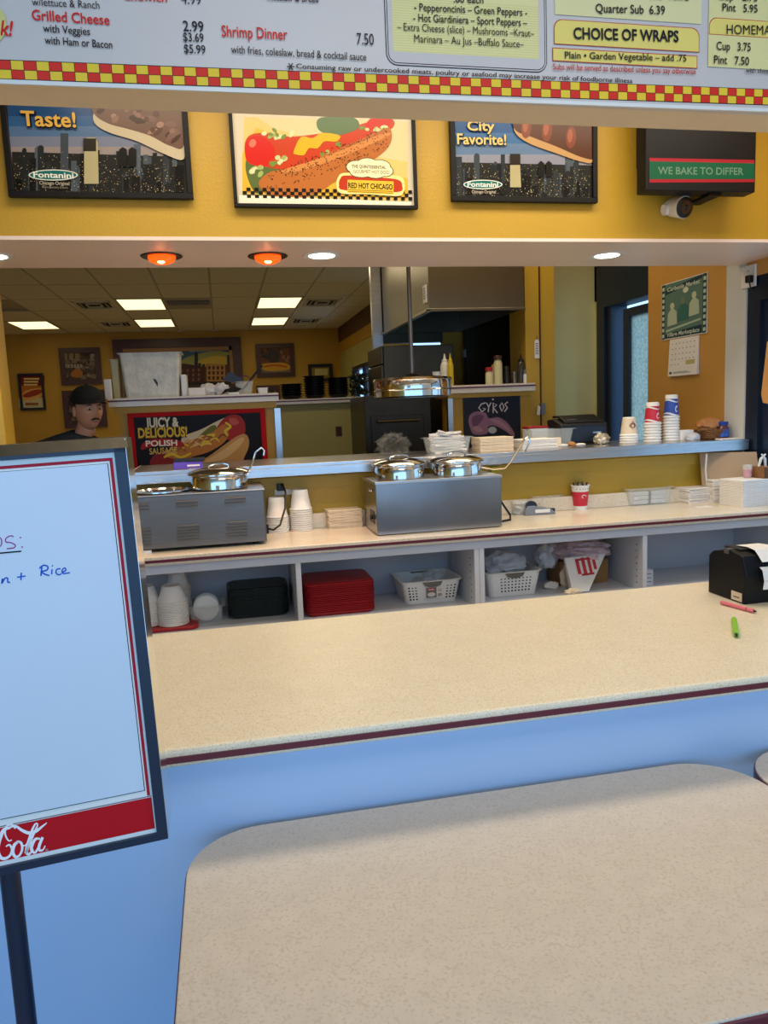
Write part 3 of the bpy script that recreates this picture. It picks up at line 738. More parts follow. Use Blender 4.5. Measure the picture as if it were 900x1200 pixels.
P.spline([(372, 150), (376, 138), (414, 138), (420, 150), (400, 158), (384, 158)], (96, 120, 84))
for k in range(46):
    a, b = [(r.uniform(302, 345), r.uniform(150, 162)), (r.uniform(352, 400), r.uniform(166, 182)), (r.uniform(424, 456), r.uniform(146, 156)), (r.uniform(317, 336), r.uniform(184, 194)), (r.uniform(292, 306), r.uniform(194, 210))][k % 5]
    P.ell(a, b, r.uniform(2.4, 5), r.uniform(1.8, 3), r.choice([(200, 206, 150), (158, 176, 100), (222, 218, 170), (120, 140, 66)]), r.uniform(-60, 60), 8, layer=(k % 9 == 0))
P.spline([(344, 178), (350, 164), (356, 160), (366, 162), (378, 156), (398, 159), (394, 166), (380, 166), (372, 174), (362, 174), (356, 182), (346, 181)], (238, 176, 40))
P.spline([(303, 216), (316, 202), (345, 196), (380, 182), (412, 168), (444, 154), (456, 150), (459, 162), (452, 176), (430, 192), (400, 208), (372, 226), (346, 233), (318, 230)], (182, 108, 54))
P.spline([(330, 200), (380, 184), (430, 164), (452, 156), (454, 160), (400, 184), (352, 200)], (206, 136, 76))
P.n += 1
for k in range(260):
    f = r.random(); a = 312+f*142; b = 216-f*56+r.uniform(-13, 15)*(1-.25*abs(f-.5))
    P.ell(a, b, .9, .6, r.choice([(70, 40, 24), (50, 30, 20), (96, 58, 34)]), r.uniform(0, 180), 5, layer=False)
P.pp([(280, 229), (482, 237), (482, 247), (280, 239)], (236, 230, 210))
P.n += 1
u0_, u1_ = .145, .85; n_ = 44; cwid = (u1_-u0_)/n_; zc = 2.372
for i in range(n_):
    for j in range(3):
        if (i+j) % 2: P.rect(u0_+i*cwid, zc+j*.0135, u0_+(i+1)*cwid, zc+(j+1)*.0135, (24, 22, 22), layer=False)
P.spline([(394, 218), (396, 208), (404, 203), (440, 204), (468, 207), (474, 216), (472, 227), (464, 230), (430, 228), (400, 227)], (240, 226, 150))
P.spline([(397, 217), (399, 209), (406, 206), (440, 208), (466, 211), (471, 218), (468, 225), (440, 225), (402, 223)], (186, 60, 36))
P.pp([(407, 211), (461, 213), (461, 228), (407, 226)], (226, 190, 66)); P.text('RED HOT CHICAGO', 408, 220.5, 460, 6, (40, 20, 16), .03, y1=222.5)
for k in range(2): P.pp([(408, 222.5+2*k), (460, 224.4+2*k), (460, 225+2*k), (408, 223.1+2*k)], (130, 70, 30))
for (a, b, c_, d_) in ((417, 196, 11, 7), (430, 194, 13, 8), (444, 196, 13, 8), (452, 201, 8, 6), (424, 202, 14, 6), (440, 203, 12, 6)): P.ell(a, b, c_+.9, d_+.9, (90, 80, 50), layer=False)
P.n += 1
for (a, b, c_, d_) in ((417, 196, 11, 7), (430, 194, 13, 8), (444, 196, 13, 8), (452, 201, 8, 6), (424, 202, 14, 6), (440, 203, 12, 6)): P.ell(a, b, c_, d_, (240, 232, 190), layer=False)
P.text('THE QUINTESSENTIAL', 412, 197, 452, 3.6, (60, 50, 40), .02, y1=198.5); P.text('GOURMET HOT DOG!', 414, 203, 456, 3.8, (60, 50, 40), .02, y1=204.5)
clip(P, .108, .872, 2.335, 2.86, .011)
P.build(t, m_gloss)
# right: skyline poster
t = city_poster('city_poster', 'framed night skyline poster with lettering City Favorite and sausages, right of the hot dog poster', 1.022, 1.695, 2.37, 4, None, None)
P = Print('Y', 3.2795, .00015)
crisp_sky(P, [(526, 130), (698, 130), (698, 245), (526, 245)], [(28, 66, 118), (34, 84, 142), (60, 108, 160), (96, 124, 160), (138, 142, 160), (160, 140, 130), (100, 84, 74), (40, 40, 40), (30, 32, 32)])
P.pp([(526, 190), (698, 194), (698, 240), (526, 240)], (40, 42, 40))
skyline(P, 533, 690, 234, 172, 8)
P.pp([(597, 220), (597, 184), (601, 181), (608, 181), (610, 220)], (176, 168, 130)); P.pp([(597, 194), (597, 181), (609, 181), (609, 194)], (44, 40, 34))
for a in (630, 639): P.pp([(a, 208), (a, 192), (a+3, 189), (a+7, 192), (a+7, 208)], (26, 28, 28))
P.spline([(602, 150), (616, 148), (690, 150), (694, 188), (680, 190), (650, 180), (622, 170), (606, 160)], (190, 150, 100))
P.spline([(601, 140), (620, 136), (696, 136), (696, 182), (684, 186), (650, 172), (624, 162), (604, 154)], (88, 52, 34))
for a, b in ((616, 150), (640, 154), (668, 162)):
    P.ell(a, b, 6, 13, (126, 66, 44), 4); P.ell(a-1, b-2, 3, 8, (160, 92, 64), 4)
P.text('City', 548, 154, 580, 11, (20, 30, 50), .05, y1=154.6); P.text('City', 547, 153.5, 579, 11, (226, 196, 120), .02, y1=154)
P.text('Favorite!', 536, 170, 593, 12, (20, 30, 50), .05, y1=171); P.text('Favorite!', 535, 169.5, 592.5, 12, (226, 196, 120), .02, y1=170.5)
P.ell(565, 217, 23, 5.6, (225, 230, 220)); P.ell(565, 217, 21.7, 4.5, (30, 110, 108)); P.text('Fontanini', 547, 219.4, 583, 5.8, (240, 240, 230), .02, y1=220)
P.text('Chicago Original', 552, 227, 580, 3.4, (190, 180, 160), .01, y1=227.4)
clip(P, 1.022, 1.695, 2.37, 2.86)
P.build(t, m_gloss)
# dark display box with band
t = thing('display_box', 'black wall display with green band lettered WE BAKE TO DIFFER', 'display', (2.22, 3.2, 2.44))
zc_ = at(820, 224, Y=3.12).z; MB().rbox(at(757, 200, Y=3.12).x, at(886, 200, Y=3.12).x, 3.12, 3.20, zc_, 2.8, .008).build('casing', m_screen, t)
MB().prism([(3.2, 2.45), (3.2, 2.79), (3.298, 2.79), (3.298, 2.53)], 1.90, 2.38, 'x').build('rear_housing', m_screen, t)
MB().box(2.16, 2.22, 3.14, 3.298, zc_-.012, zc_).build('mount_foot', m_screen, t)
P = Print('Y', 3.1195, .0004)
P.pp([(761, 185), (884, 187.5), (884, 213.5), (761, 214)], (150, 28, 44)); P.pp([(761, 189), (884, 191.5), (884, 210), (761, 210)], (12, 84, 58))
P.text('WE BAKE TO DIFFER', 771, 204, 871, 8.4, (96, 130, 110), .015, y1=205)
P.build(t, name='printed_band')
# security camera
t = thing('security_camera', 'small white bullet security camera under the black display', 'camera', (2.09, 3.22, 2.37))
cp = at(799, 243, Y=3.22)
Mr = Matrix.Rotation(R(12), 4, 'Z') @ Matrix.Rotation(R(104), 4, 'X') @ Matrix.Scale(1.2, 4)
MB().lathe([(.024, -.03), (.026, 0), (.024, .012)], cp+Vector((-.03, .05, .005)), 20, M=Matrix.Rotation(R(80), 4, 'Y') @ Matrix()).build('ball_joint', m_white, t)
MB().tube([cp+Vector((-.03, .076, .01)), cp+Vector((-.028, .05, .006)), cp+Vector((-.01, .03, 0))], .016, 12).build('mount_arm', m_white, t)
MB().lathe([(.026, -.07), (.034, -.05), (.038, 0), (.040, .012)], cp, 28, M=Mr).build('camera_body', m_white, t)
MB().lathe([(.037, .010), (.037, .018), (.034, .02)], cp, 28, M=Mr).build('face_plate', m_black, t)
MB().lathe([(.012, .0195), (.024, .0195), (.024, .022), (.012, .022)], cp, 20, M=Mr).build('led_ring', m_dsteel, t)
MB().lathe([(.002, .026), (.010, .022), (.012, .0195)], cp, 16, M=Mr).build('lens', m_black, t)
a = at(781, 226, Y=3.29); MB().tube([a+Vector((0, 0, -.06)), a+Vector((.01, -.03, -.075)), cp+Vector((-.035, .07, .02))], .003, 6).build('cable', m_white, t)

# ================================================================== WHITEBOARD SIGN
# built upright in its own frame: u to the right, y back, z up; turned 5 degrees
ang = R(6); org = Vector((-.1135, 1.0, 0))
t = thing('whiteboard_sign', 'tall blue framed whiteboard sign with red soft drink band, left foreground', 'sign', tuple(org), ang)
W_, ZB, ZT = .62, .944, 1.478
def loc(m): return dict(local=True)
TH = R(-1.3); PZ = 1.22
def tiltv(v): return Vector((v.x*math.cos(TH)+(v.z-PZ)*math.sin(TH), v.y, PZ-v.x*math.sin(TH)+(v.z-PZ)*math.cos(TH)))
def sb(mb, name, mat, bevel=0, parent=None):
    mb.v = [tiltv(v) for v in mb.v]; return mb.build(name, mat, parent or t, local=True, bevel=bevel)
f = MB(); FW = .0138
f.box(-W_, 0, 0, .06, ZB, ZB+.010).box(-FW, 0, 0, .06, ZB+.010, ZT-.011).box(-W_, -W_+FW, 0, .06, ZB+.010, ZT-.011).box(-W_, 0, 0, .06, ZT-.016, ZT-.011)
sb(f, 'outer_frame', m_navy)
sb(MB().add([(0, .004, ZB), (.0022, .062, ZB+.006), (.0022, .062, ZT), (0, .004, ZT), (.0005, .004, ZB), (.0075, .062, ZB+.006), (.0075, .062, ZT), (.0005, .004, ZT)], [(0, 1, 2, 3), (7, 6, 5, 4), (0, 4, 5, 1), (1, 5, 6, 2), (2, 6, 7, 3), (3, 7, 4, 0)]), 'side_trim', m_chrome)
sb(MB().prism([(-.001, ZT-.011), (.06, ZT-.011), (.06, ZT+.002), (.006, ZT+.002)], -W_, .003, 'x'), 'top_trim', m_dsteel)
sb(MB().box(-W_+FW, -FW, .005, .04, ZB+.010, ZT-.016), 'print_panel', m_white)
sb(MB().box(-W_+.0245, -.0235, .0035, .005, 1.0165, ZT-.0295), 'writing_surface', material('whiteboard', (202, 214, 230), .25, var=.01))
class SignPrint(Print):
    def m(s, px, py):
        d = right*((px-450)/F) - up*((py-600)/F) + fwd
        ci, si = math.cos(ang), math.sin(ang)
        nrm = Vector((si, -ci, 0)); o2 = org-nrm*s.val*-1
        o2 = org + Vector((-si, ci, 0))*s.val
        tt = (o2-EYE).dot(nrm)/d.dot(nrm); p = EYE+d*tt; q = p-org
        u_, z_ = q.x*ci+q.y*si, q.z-PZ
        return (u_*math.cos(TH)-z_*math.sin(TH), u_*math.sin(TH)+z_*math.cos(TH)+PZ)
P = SignPrint('Y', .0048, .0001)
RB = (176, 24, 48)
def strip(u0, z0, u1, z1, c): P.rect(u0, z0, u1, z1, c, layer=False)
P.n += 1
u_l, u_r, z_b, z_t = -W_+.017, -.0168, 1.0075, ZT-.0225
strip(u_l, z_t-.0038, u_r, z_t, RB); strip(u_r-.0038, z_b, u_r, z_t, RB); strip(u_l, z_b, u_l+.0038, z_t, RB)
strip(-W_+.0245, 1.0150, -.0225, 1.0165, (20, 22, 30)); strip(-.0237, 1.0150, -.0225, ZT-.029, (20, 22, 30)); strip(-W_+.0245, ZT-.0298, -.0225, ZT-.029, (70, 90, 110))
strip(-W_+.016, .9600, -.0155, 1.0045, (186, 8, 24)); strip(-W_+.016, 1.0055, -.0155, 1.0068, (120, 110, 120))
P.n += 1
Wt = (236, 236, 240)
# script lettering, drawn with brush strokes
P.stroke([(18, 971), (14, 966), (8, 968), (6, 977), (10, 985), (14, 984)], [2, 2.2, 2.2, 2, 1.8, 1], Wt, layer=False)
P.stroke([(12, 970), (5, 972), (0, 982), (-3, 995), (0, 1004), (6, 1006), (12, 1002), (14, 995), (11, 990), (7, 992)], [2.5, 4, 4.6, 5, 4.4, 3.4, 2.6, 2.6, 2.2, 1.4], Wt, layer=False)
P.stroke([(10, 970), (18, 968), (26, 973), (34, 976), (42, 974), (50, 968), (55, 964)], [1.8, 2.6, 3.4, 4, 3.6, 2.2, .8], Wt, layer=False)
P.stroke([(22, 986), (17, 990), (15, 998), (18, 1004), (23, 1002), (26, 995), (25, 988), (21, 986), (19, 987)], [2.4, 3.6, 3.8, 3.4, 2.4, 2.6, 3, 2.4, 1.4], Wt, layer=False)
P.stroke([(24, 989), (29, 991), (33, 986)], [1.2, 1.6, 1], Wt, layer=False)
P.stroke([(30, 1000), (34, 990), (40, 976), (44, 967), (42, 965), (38, 972), (33, 988), (31, 998), (34, 1001), (39, 995)], [3.4, 3, 2.4, 1.8, 1.6, 2.6, 3.6, 3.8, 2.6, 1.4], Wt, layer=False)
P.stroke([(47, 983), (42, 983), (38, 989), (37, 996), (41, 999), (45, 993), (48, 985)], [2, 3, 3.6, 3.6, 2.6, 2.2, 2.2], Wt, layer=False)
P.stroke([(50, 981), (46, 991), (46, 996), (50, 996), (53, 991)], [3, 3.4, 3.2, 2, 1], Wt, layer=False)
P.ell(55, 996, 1.9, 1.9, (180, 110, 120))
P.mb.v = [tiltv(v) for v in P.mb.v]; P.build(t, None, 'printed_border', local=True)

# handwriting: purple word, black rule, blue words
P = SignPrint('Y', .0033, .0001)
PU, BL = (150, 60, 130), (24, 84, 190)
P.n += 1
P.stroke([(-8, 634), (-4, 630), (1, 631), (2, 637), (-1, 641), (-5, 640)], 1.4, PU, layer=False)
P.stroke([(16, 629), (12, 628), (7, 631), (7, 635), (13, 636), (18, 639), (16, 642), (8, 643)], 1.4, PU, layer=False)
P.ell(24, 630, 1, 1, PU, layer=False); P.ell(26, 641, 1, 1, PU, layer=False)
P.stroke([(-60, 652), (-20, 650), (8, 647.5), (25, 646)], 1.7, (20, 20, 26), layer=False)
P.stroke([(2, 684), (3, 678), (2.5, 683), (6, 677.5), (9, 678), (9, 682), (12, 682.5)], 1.7, BL, layer=False)
P.stroke([(25, 671), (24.5, 680)], 1.7, BL, layer=False); P.stroke([(20, 676.5), (30, 675)], 1.6, BL, layer=False)
P.stroke([(49, 664), (48, 675)], 1.8, BL, layer=False); P.stroke([(46, 666), (51, 662.5), (56, 664), (55, 668), (49, 670), (53, 673), (58, 674.5)], 1.7, BL, layer=False)
P.stroke([(61, 667), (60.5, 673)], 1.6, BL, layer=False); P.ell(61.5, 663, .9, .9, BL, layer=False)
P.stroke([(71, 666.5), (67, 667), (65.5, 670.5), (68, 673.5), (72, 672.5)], 1.6, BL, layer=False)
P.stroke([(72, 671), (77, 668.5), (76, 665.5), (73, 668), (74, 672), (82, 671)], 1.6, BL, layer=False)
P.stroke([(-90, 690), (-70, 684), (-50, 688), (-30, 682), (-12, 684)], 1.6, BL, layer=False)
P.mb.v = [tiltv(v) for v in P.mb.v]; P.build(t, None, 'handwriting', local=True)
MB().lathe([(.0125, .02), (.0125, .945)], (-.193, .03, 0), 20).build('pole', m_navy, t, local=True)
MB().lathe([(.19, .0), (.195, .008), (.17, .018), (.03, .03), (.013, .04)], (-.193, .03, 0), 40).build('base', m_navy, t, local=True)

# ================================================================== BUILDERS FOR SMALL THINGS
from mathutils import noise
SZ = 1.257                                     # top of the steel shelf
def on(px, py, Z, y0=None, y1=None):
    p = at(px, py, Z=Z)
    if y1 and p.y > y1: p = at(px, py, Y=y1); p.z = Z
    if y0 and p.y < y0: p = at(px, py, Y=y0); p.z = Z
    return p
def stack(proto, n, dz, jit=.0, rot=.0):
    """copies of a finished thing piled on it"""
    base = proto.location.copy(); rz = proto.rotation_euler.z; out = [proto]
    for k in range(1, n):
        out.append(dup(proto, (base.x+rnd.uniform(-jit, jit), base.y+rnd.uniform(-jit, jit), base.z+dz*k), rz+rnd.uniform(-rot, rot)))
    out[-1]['label'] = 'topmost '+proto['label']
    return out
def foam_cup(name, loc, r, h, mat, label, group, r2=None, cat='cup'):
    r2 = r2 or r*.66
    o = MB().lathe([(r-.002, .0), (r+.001, .002), (r+.001, .006), (r-.0035, .0075), (r-.0045, .0085), (r2+(r-r2)*.25, h*.7), (r2+.0015, h-.004), (r2-.002, h), (r2-.006, h-.003)], (0, 0, 0), 28).build(name, mat, local=True)
    o.location = loc; tag(o, label, cat, group); return o
def sheet(name, loc, sx, sy, th, mat, label, group, cat='napkin', rz=0):
    o = MB().rbox(-sx/2, sx/2, -sy/2, sy/2, 0, th, min(.004, th*.9), 2).build(name, mat, local=True)
    o.location = loc; o.rotation_euler.z = rz; tag(o, label, cat, group); return o
def tub(x0, x1, y0, y1, z0, z1, tp=.88, th=.003, rim=.012, r=.012):
    mb = MB(); cx, cy, hx, hy = (x0+x1)/2, (y0+y1)/2, (x1-x0)/2, (y1-y0)/2
    def ring(hx, hy, z): return [(a, b, z) for a, b in rrect(cx-hx, cx+hx, cy-hy, cy+hy, min(r, hx*.5, hy*.5), 4)]
    rings = [ring(hx*tp, hy*tp, z0), ring(hx, hy, z1-.004), ring(hx+rim, hy+rim, z1-.004), ring(hx+rim, hy+rim, z1), ring(hx-th, hy-th, z1), ring(hx*tp-th, hy*tp-th, z0+th)]
    n = len(rings[0]); vs = [p for q in rings for p in q]; fs = [tuple(reversed(range(n))), tuple(range(5*n, 6*n))]
    for j in range(5):
        for i in range(n): fs.append((j*n+i, j*n+(i+1) % n, (j+1)*n+(i+1) % n, (j+1)*n+i))
    return mb.add(vs, fs)
def crumple(c, rx, ry, rz, amp, seed, n=30, m=18, freq=2.2, flat=True):
    def fn(p):
        q = Vector((p.x/rx, p.y/ry, p.z/rz)); d = 1+amp*noise.noise(q*freq+Vector((seed, seed*1.7, 0)))+amp*.5*noise.noise(q*freq*2.6+Vector((seed, 3, seed)))
        p = p*d
        if flat and p.z < -rz*.8: p.z = -rz*.8
        return p
    return MB().ball((c[0], c[1], c[2]+rz*.8), rx, ry, rz, n, m, fn=fn)

# ================================================================== FOOD WARMERS
def pot(x, y, z, r, label, ladle=None, lidded=True):
    t = thing('soup_pot', label, 'pot', (x, y, z))
    MB().lathe([(r-.012, .002), (r-.006, .006), (r-.006, .05), (r-.012, .062), (r+.008, .068), (r+.008, .072), (r-.008, .072), (r-.012, .055), (r-.02, .006)], (x, y, z), 40, cap=False).build('rim_body', m_chrome, t)
    if lidded:
        MB().lathe([(r+.004, .0725), (r+.006, .077), (r-.004, .082), (r-.03, .092), (r-.06, .096), (.01, .099)], (x, y, z), 40).build('lid', m_chrome, t)
        a = [(x-.045, y, z+.096), (x-.042, y, z+.108), (x-.02, y, z+.114), (x+.02, y, z+.114), (x+.042, y, z+.108), (x+.045, y, z+.096)]
        MB().tube(a, .005, 8).build('lid_handle', m_chrome, t)
    if ladle:
        MB().tube([Vector(p) for p in ladle], .0045, 8).build('ladle_handle', m_chrome, t, label='bent steel ladle handle')
    return t
WZ = 1.172
# left warmer: vented grey coated box
t = thing('food_warmer', 'grey countertop food warmer with louvre vents, left by the whiteboard sign', 'food warmer', (-.13, 3.62, .92))
WX0, WX1, WY0, WY1 = -.45, .165, 3.455, 3.80
MB().rbox(WX0, WX1, WY0, WY1, .935, WZ-.006, .006, 2).build('housing', m_wsteel, t)
MB().box(WX0-.002, WX1+.002, WY0-.002, WY1+.002, WZ-.006, WZ).build('top_deck', m_steel, t, bevel=.002)
for xx in (WX0+.05, WX1-.05):
    for yy in (WY0+.05, WY1-.05): MB().lathe([(.014, .9205), (.016, .935)], (xx, yy, 0), 12).build('foot', m_black, t)
vents_ = [((533, 490), (633, 487), 3, 13, 530), ((303, 507), (408, 504), 3, 14, 545), ((125, 518), (180, 516), 3, 15, 555),
          ((540, 606), (640, 603), 6, 14, 0), ((310, 622), (415, 618), 6, 14, 0), ((135, 638), (188, 636), 6, 15, 0)]
for (a, b, n_, st, _) in vents_:
    for k in range(n_):
        p = at(130+a[0]/4, 460+(a[1]+k*st)/4, Y=WY0-.001); q = at(130+b[0]/4, 460+(b[1]+k*st)/4, Y=WY0-.001)
        sl = MB().box(p.x, q.x, WY0-.0012, WY0, p.z-.006, p.z).build('vent_slot', m_shadow, t)
        MB().add([(p.x, WY0-.0012, p.z-.0005), (q.x, WY0-.0012, p.z-.0005), (q.x, WY0-.0065, p.z-.005), (p.x, WY0-.0065, p.z-.005), (p.x, WY0-.0012, p.z-.002), (q.x, WY0-.0012, p.z-.002), (q.x, WY0-.0055, p.z-.0062), (p.x, WY0-.0055, p.z-.0062)], [(0, 1, 2, 3), (7, 6, 5, 4), (0, 4, 5, 1), (1, 5, 6, 2), (2, 6, 7, 3), (3, 7, 4, 0)]).build('louvre', m_wsteel, sl)
p = at(176, 647, Y=WY0-.001)
MB().box(p.x-.035, p.x+.006, WY0-.0013, WY0, p.z-.006, p.z+.008).build('badge', m_white, t)
MB().box(WX1, WX1+.012, 3.5, 3.53, .96, 1.0).build('cord_inlet', m_black, t)
pot(at(257, 560, Y=3.62).x, 3.60, WZ, .135, 'steel soup pot with lid and ladle on the grey left warmer',
    [(at(290, 558, Y=3.56).x, 3.58, WZ+.06), (at(296, 545, Y=3.52).x, 3.56, WZ+.11), (at(300, 530, Y=3.5).x, 3.56, at(300, 530, Y=3.56).z), (at(306, 524.5, Y=3.56).x, 3.56, at(306, 524.5, Y=3.56).z), (at(310, 528, Y=3.56).x, 3.56, at(310, 528, Y=3.56).z), (at(309, 534, Y=3.56).x, 3.56, at(309, 534, Y=3.56).z)])
MB().lathe([(.125, .0), (.135, .004), (.135, .009), (.118, .009), (.112, -.0)], (at(190, 572, Y=3.62).x, 3.61, WZ), 40, cap=False).build('open_well_ring', m_chrome, bpy.data.objects['food_warmer'])
MB().lathe([(.001, .0012), (.115, .0012)], (at(190, 572, Y=3.62).x, 3.61, WZ), 40, cap=False).build('open_well', m_dsteel, bpy.data.objects['food_warmer'])
# cord of the left warmer
MB().tube([(.18, 3.515, .98), (.20, 3.53, .972), (.235, 3.58, .985), (.27, 3.68, 1.05), (.283, 3.76, 1.12), (.275, 3.815, 1.152), (.265, 3.84, 1.15)], .005, 8).build('power_cord', m_rub)
tag(bpy.data.objects['power_cord'], 'black power cord running from the left warmer up to the wall outlet', 'cord')
# right warmer: plain steel box
t = thing('food_warmer', 'shiny plain steel food warmer under the two chrome pots, centre', 'food warmer', (.98, 3.62, .92))
VX0, VX1, VY0, VY1 = .672, 1.284, 3.445, 3.755
MB().rbox(VX0, VX1, VY0, VY1, .924, WZ-.01, .004, 2).build('housing', material('smooth_steel', (150, 150, 152), .24, 1, var=.12, vscale=3, bump=.12, bscale=5), t)
MB().box(VX0-.003, VX1+.003, VY0-.004, VY1+.002, WZ-.014, WZ).build('top_deck', m_steel, t, bevel=.002)
MB().rbox(VX0+.01, VX1-.01, VY0+.01, VY1-.01, .9205, .924, .004, 2).build('base_plate', m_black, t)
MB().tube([(VX0-.001, 3.52, 1.125), (VX0-.010, 3.53, 1.127), (VX0-.010, 3.56, 1.127), (VX0-.001, 3.57, 1.125)], .006, 8).build('side_handle', m_chrome, t)
MB().box(VX0-.002, VX0, 3.50, 3.60, .97, 1.03).build('switch_plate', m_black, t)
MB().lathe([(.012, 0), (.011, .014)], (VX0-.016, 3.53, 1.0), 16, axis='x').build('control_knob', m_black, t)
pot(at(468, 552, Y=3.6).x, 3.60, WZ-.004, .125, 'chrome lidded pot on the left side of the steel warmer')
pa = [at(x, y, Y=3.62) for x, y in ((562, 547), (578, 550), (592, 549), (599, 541), (608, 526), (614, 515.5), (618, 512.5), (621, 514.5), (619, 522), (615, 530))]
pot(at(535, 549, Y=3.6).x, 3.60, WZ-.004, .128, 'chrome lidded pot with ladle on the right side of the steel warmer', pa)
MB().tube([(1.287, 3.70, 1.12), (1.315, 3.69, 1.10), (1.37, 3.66, 1.0), (1.40, 3.64, .945), (1.385, 3.60, .928), (1.30, 3.56, .926), (1.287, 3.55, .93)], .0055, 8).build('power_cord', m_rub)
tag(bpy.data.objects['power_cord.001'], 'black cord looping beside the right end of the steel warmer', 'cord')

# outlets
def outlet(name, x, z, y, label, plate=m_white, w=.07, h=.115, axis='Y'):
    t = thing(name, label, 'outlet', (x, y, z))
    MB().rbox(x-w/2, x+w/2, y-.006, y, z-h/2, z+h/2, .002, 2).build('cover_plate', plate, t)
    for dx in ([0] if w < .1 else [-w/4, w/4]):
        for s_ in (-1, 1):
            f = MB().rbox(x+dx-.016, x+dx+.016, y-.0085, y-.006, z+s_*h*.22-.013, z+s_*h*.22+.013, .004, 2).build('socket_face', plate, t)
            for k in (-1, 1): MB().box(x+dx+k*.006-.0012, x+dx+k*.006+.0012, y-.0089, y-.0085, z+s_*h*.22-.002, z+s_*h*.22+.008).build('slot', m_shadow, f)
    return t
p = at(335, 567, Y=3.87); t = outlet('wall_outlet', p.x, p.z-.012, 3.868, 'white double wall outlet with a black plug above the foam cups', w=.12, h=.085)
MB().rbox(p.x-.048, p.x-.012, 3.83, 3.859, p.z-.03, p.z+.005, .006, 3).build('plug', m_black, t)
p = at(575, 549, Y=3.87); t = outlet('wall_outlet', p.x, p.z, 3.868, 'wall outlet with yellow plug beside the right chrome pot', w=.12, h=.085)
MB().rbox(p.x-.01, p.x+.03, 3.835, 3.859, p.z-.02, p.z+.012, .006, 3).build('plug', material('yellow_plastic', (180, 170, 30), .5), t)
p = at(397, 505.5, Y=6.66); outlet('wall_outlet', p.x, p.z, 6.659, 'brown duplex outlet on the olive partition wall', plate=m_brown, w=.055, h=.085)

# ================================================================== ON THE BACK COUNTER
BZ = .92
q = foam_cup('foam_cup', on(326, 623, BZ), .056, .1, m_foam, 'white foam cup in the inverted stack right beside the warmer cord', 'foam cups by the cord', cat='cup'); stack(q, 8, .0105, .0006)
q = foam_cup('foam_cup', on(354, 621, BZ), .056, .1, m_foam, 'white foam cup in the taller inverted stack beside the cream paper pile', 'foam cups by the paper pile'); stack(q, 11, .0105, .0006)
q = sheet('paper_liner', on(405, 617, BZ)+Vector((-.01, .02, 0)), .175, .15, .0055, m_kraft, 'cream basket liner in the low pile left of the steel warmer', 'cream paper liners', cat='paper', rz=.05); stack(q, 15, .0062, .002, .03)
# tape dispenser, two clear tubs beside the right warmer
t = thing('clear_tub', 'clear tub of sauce packets beside the steel warmer', 'container', tuple(on(612, 603, BZ)))
c = t.location; tub(c.x-.05, c.x+.05, c.y-.03, c.y+.06, BZ+.0005, BZ+.075).build('tub', m_clear, t)
for k in range(10):
    a = rnd.uniform(0, 3); x_, y_ = c.x+rnd.uniform(-.03, .03), c.y+.015+rnd.uniform(-.025, .025); o = MB().rbox(-.018, .018, -.011, .011, 0, .005, .002, 1).build('sauce_packet', m_paper, local=True); o.location = (x_, y_, BZ+.006+.006*k); o.rotation_euler = (rnd.uniform(-.3, .3), rnd.uniform(-.3, .3), a)
    tag(o, 'small white sauce packet in the clear tub beside the warmer', 'packet', 'sauce packets')
c = on(641, 599, BZ)+Vector((0, .03, 0))
t = thing('clear_tub', 'wider clear tub with pink packets behind the tape dispenser', 'container', tuple(c))
tub(c.x-.085, c.x+.085, c.y-.035, c.y+.045, BZ+.0005, BZ+.085).build('tub', m_clear, t)
m_pink = material('pink_paper', (214, 150, 160), .7)
for k in range(8):
    o = MB().rbox(-.02, .02, -.012, .012, 0, .005, .002, 1).build('sugar_packet', m_pink if k % 2 else m_paper, local=True); o.location = (c.x+.045+rnd.uniform(-.02, .02), c.y+rnd.uniform(-.02, .02), BZ+.006+.0065*k); o.rotation_euler = (rnd.uniform(-.3, .3), 0, rnd.uniform(0, 3))
    tag(o, 'pink or white packet heaped in the wider clear tub', 'packet', 'pink packets')
c = on(630, 603, BZ)
t = thing('tape_dispenser', 'grey and blue desk tape dispenser in front of the wider tub', 'tape dispenser', tuple(c), R(-4))
MB().prism([(-.075, 0), (.09, 0), (.092, .008), (.07, .028), (.03, .04), (0, .042), (-.02, .05), (-.06, .05), (-.075, .02)], -.022, .022, 'y').build('body', material('grey_plastic', (120, 128, 140), .4), t, local=True, bevel=.004)
MB().lathe([(.012, -.012), (.03, -.012), (.03, .012), (.012, .012)], (-.035, 0, .045), 24, axis='y').build('tape_roll', m_navy, t, local=True)
MB().box(.055, .092, -.015, .015, .012, .03).build('cutter', m_navy, t, local=True, bevel=.003)
MB().box(-.02, .06, -.024, -.022, .012, .03).build('side_stripe', m_white, t, local=True)
# drink cup full of pens
c = on(680, 597, BZ)
t = thing('pen_cup', 'red and white paper drink cup full of pens on the back counter', 'cup', tuple(c))
MB().lathe([(.034, .0), (.035, .004), (.048, .128), (.052, .13), (.052, .135), (.046, .135), (.034, .01)], c, 32).build('cup', m_foam, t)
m_cupr = material('cup_red', (200, 40, 62), .5, var=.12, vscale=30)
MB().lathe([(.0372, .022), (.0465, .1)], c, 32, cap=False).build('red_band', m_cupr, t)
def cupwave(c, r0, r1, z0, amp, wd, t, mat, name):
    vs = []; n = 40
    for i in range(n+1):
        a = math.pi+math.pi*i/n*1.0; z = z0+amp*math.sin(i/n*6.2)
        for zz in (z, z+wd*(1+.5*math.sin(i/n*6.2+1))):
            r_ = r0+(r1-r0)*zz; vs.append((c[0]+r_*math.cos(a), c[1]+r_*math.sin(a), c[2]+zz))
    return MB().add(vs, [(2*i, 2*i+2, 2*i+3, 2*i+1) for i in range(n)]).build(name, mat, t)
cupwave(c, .0353, .0468+.002, .042, .004, .008, t, m_white, 'white_wave')
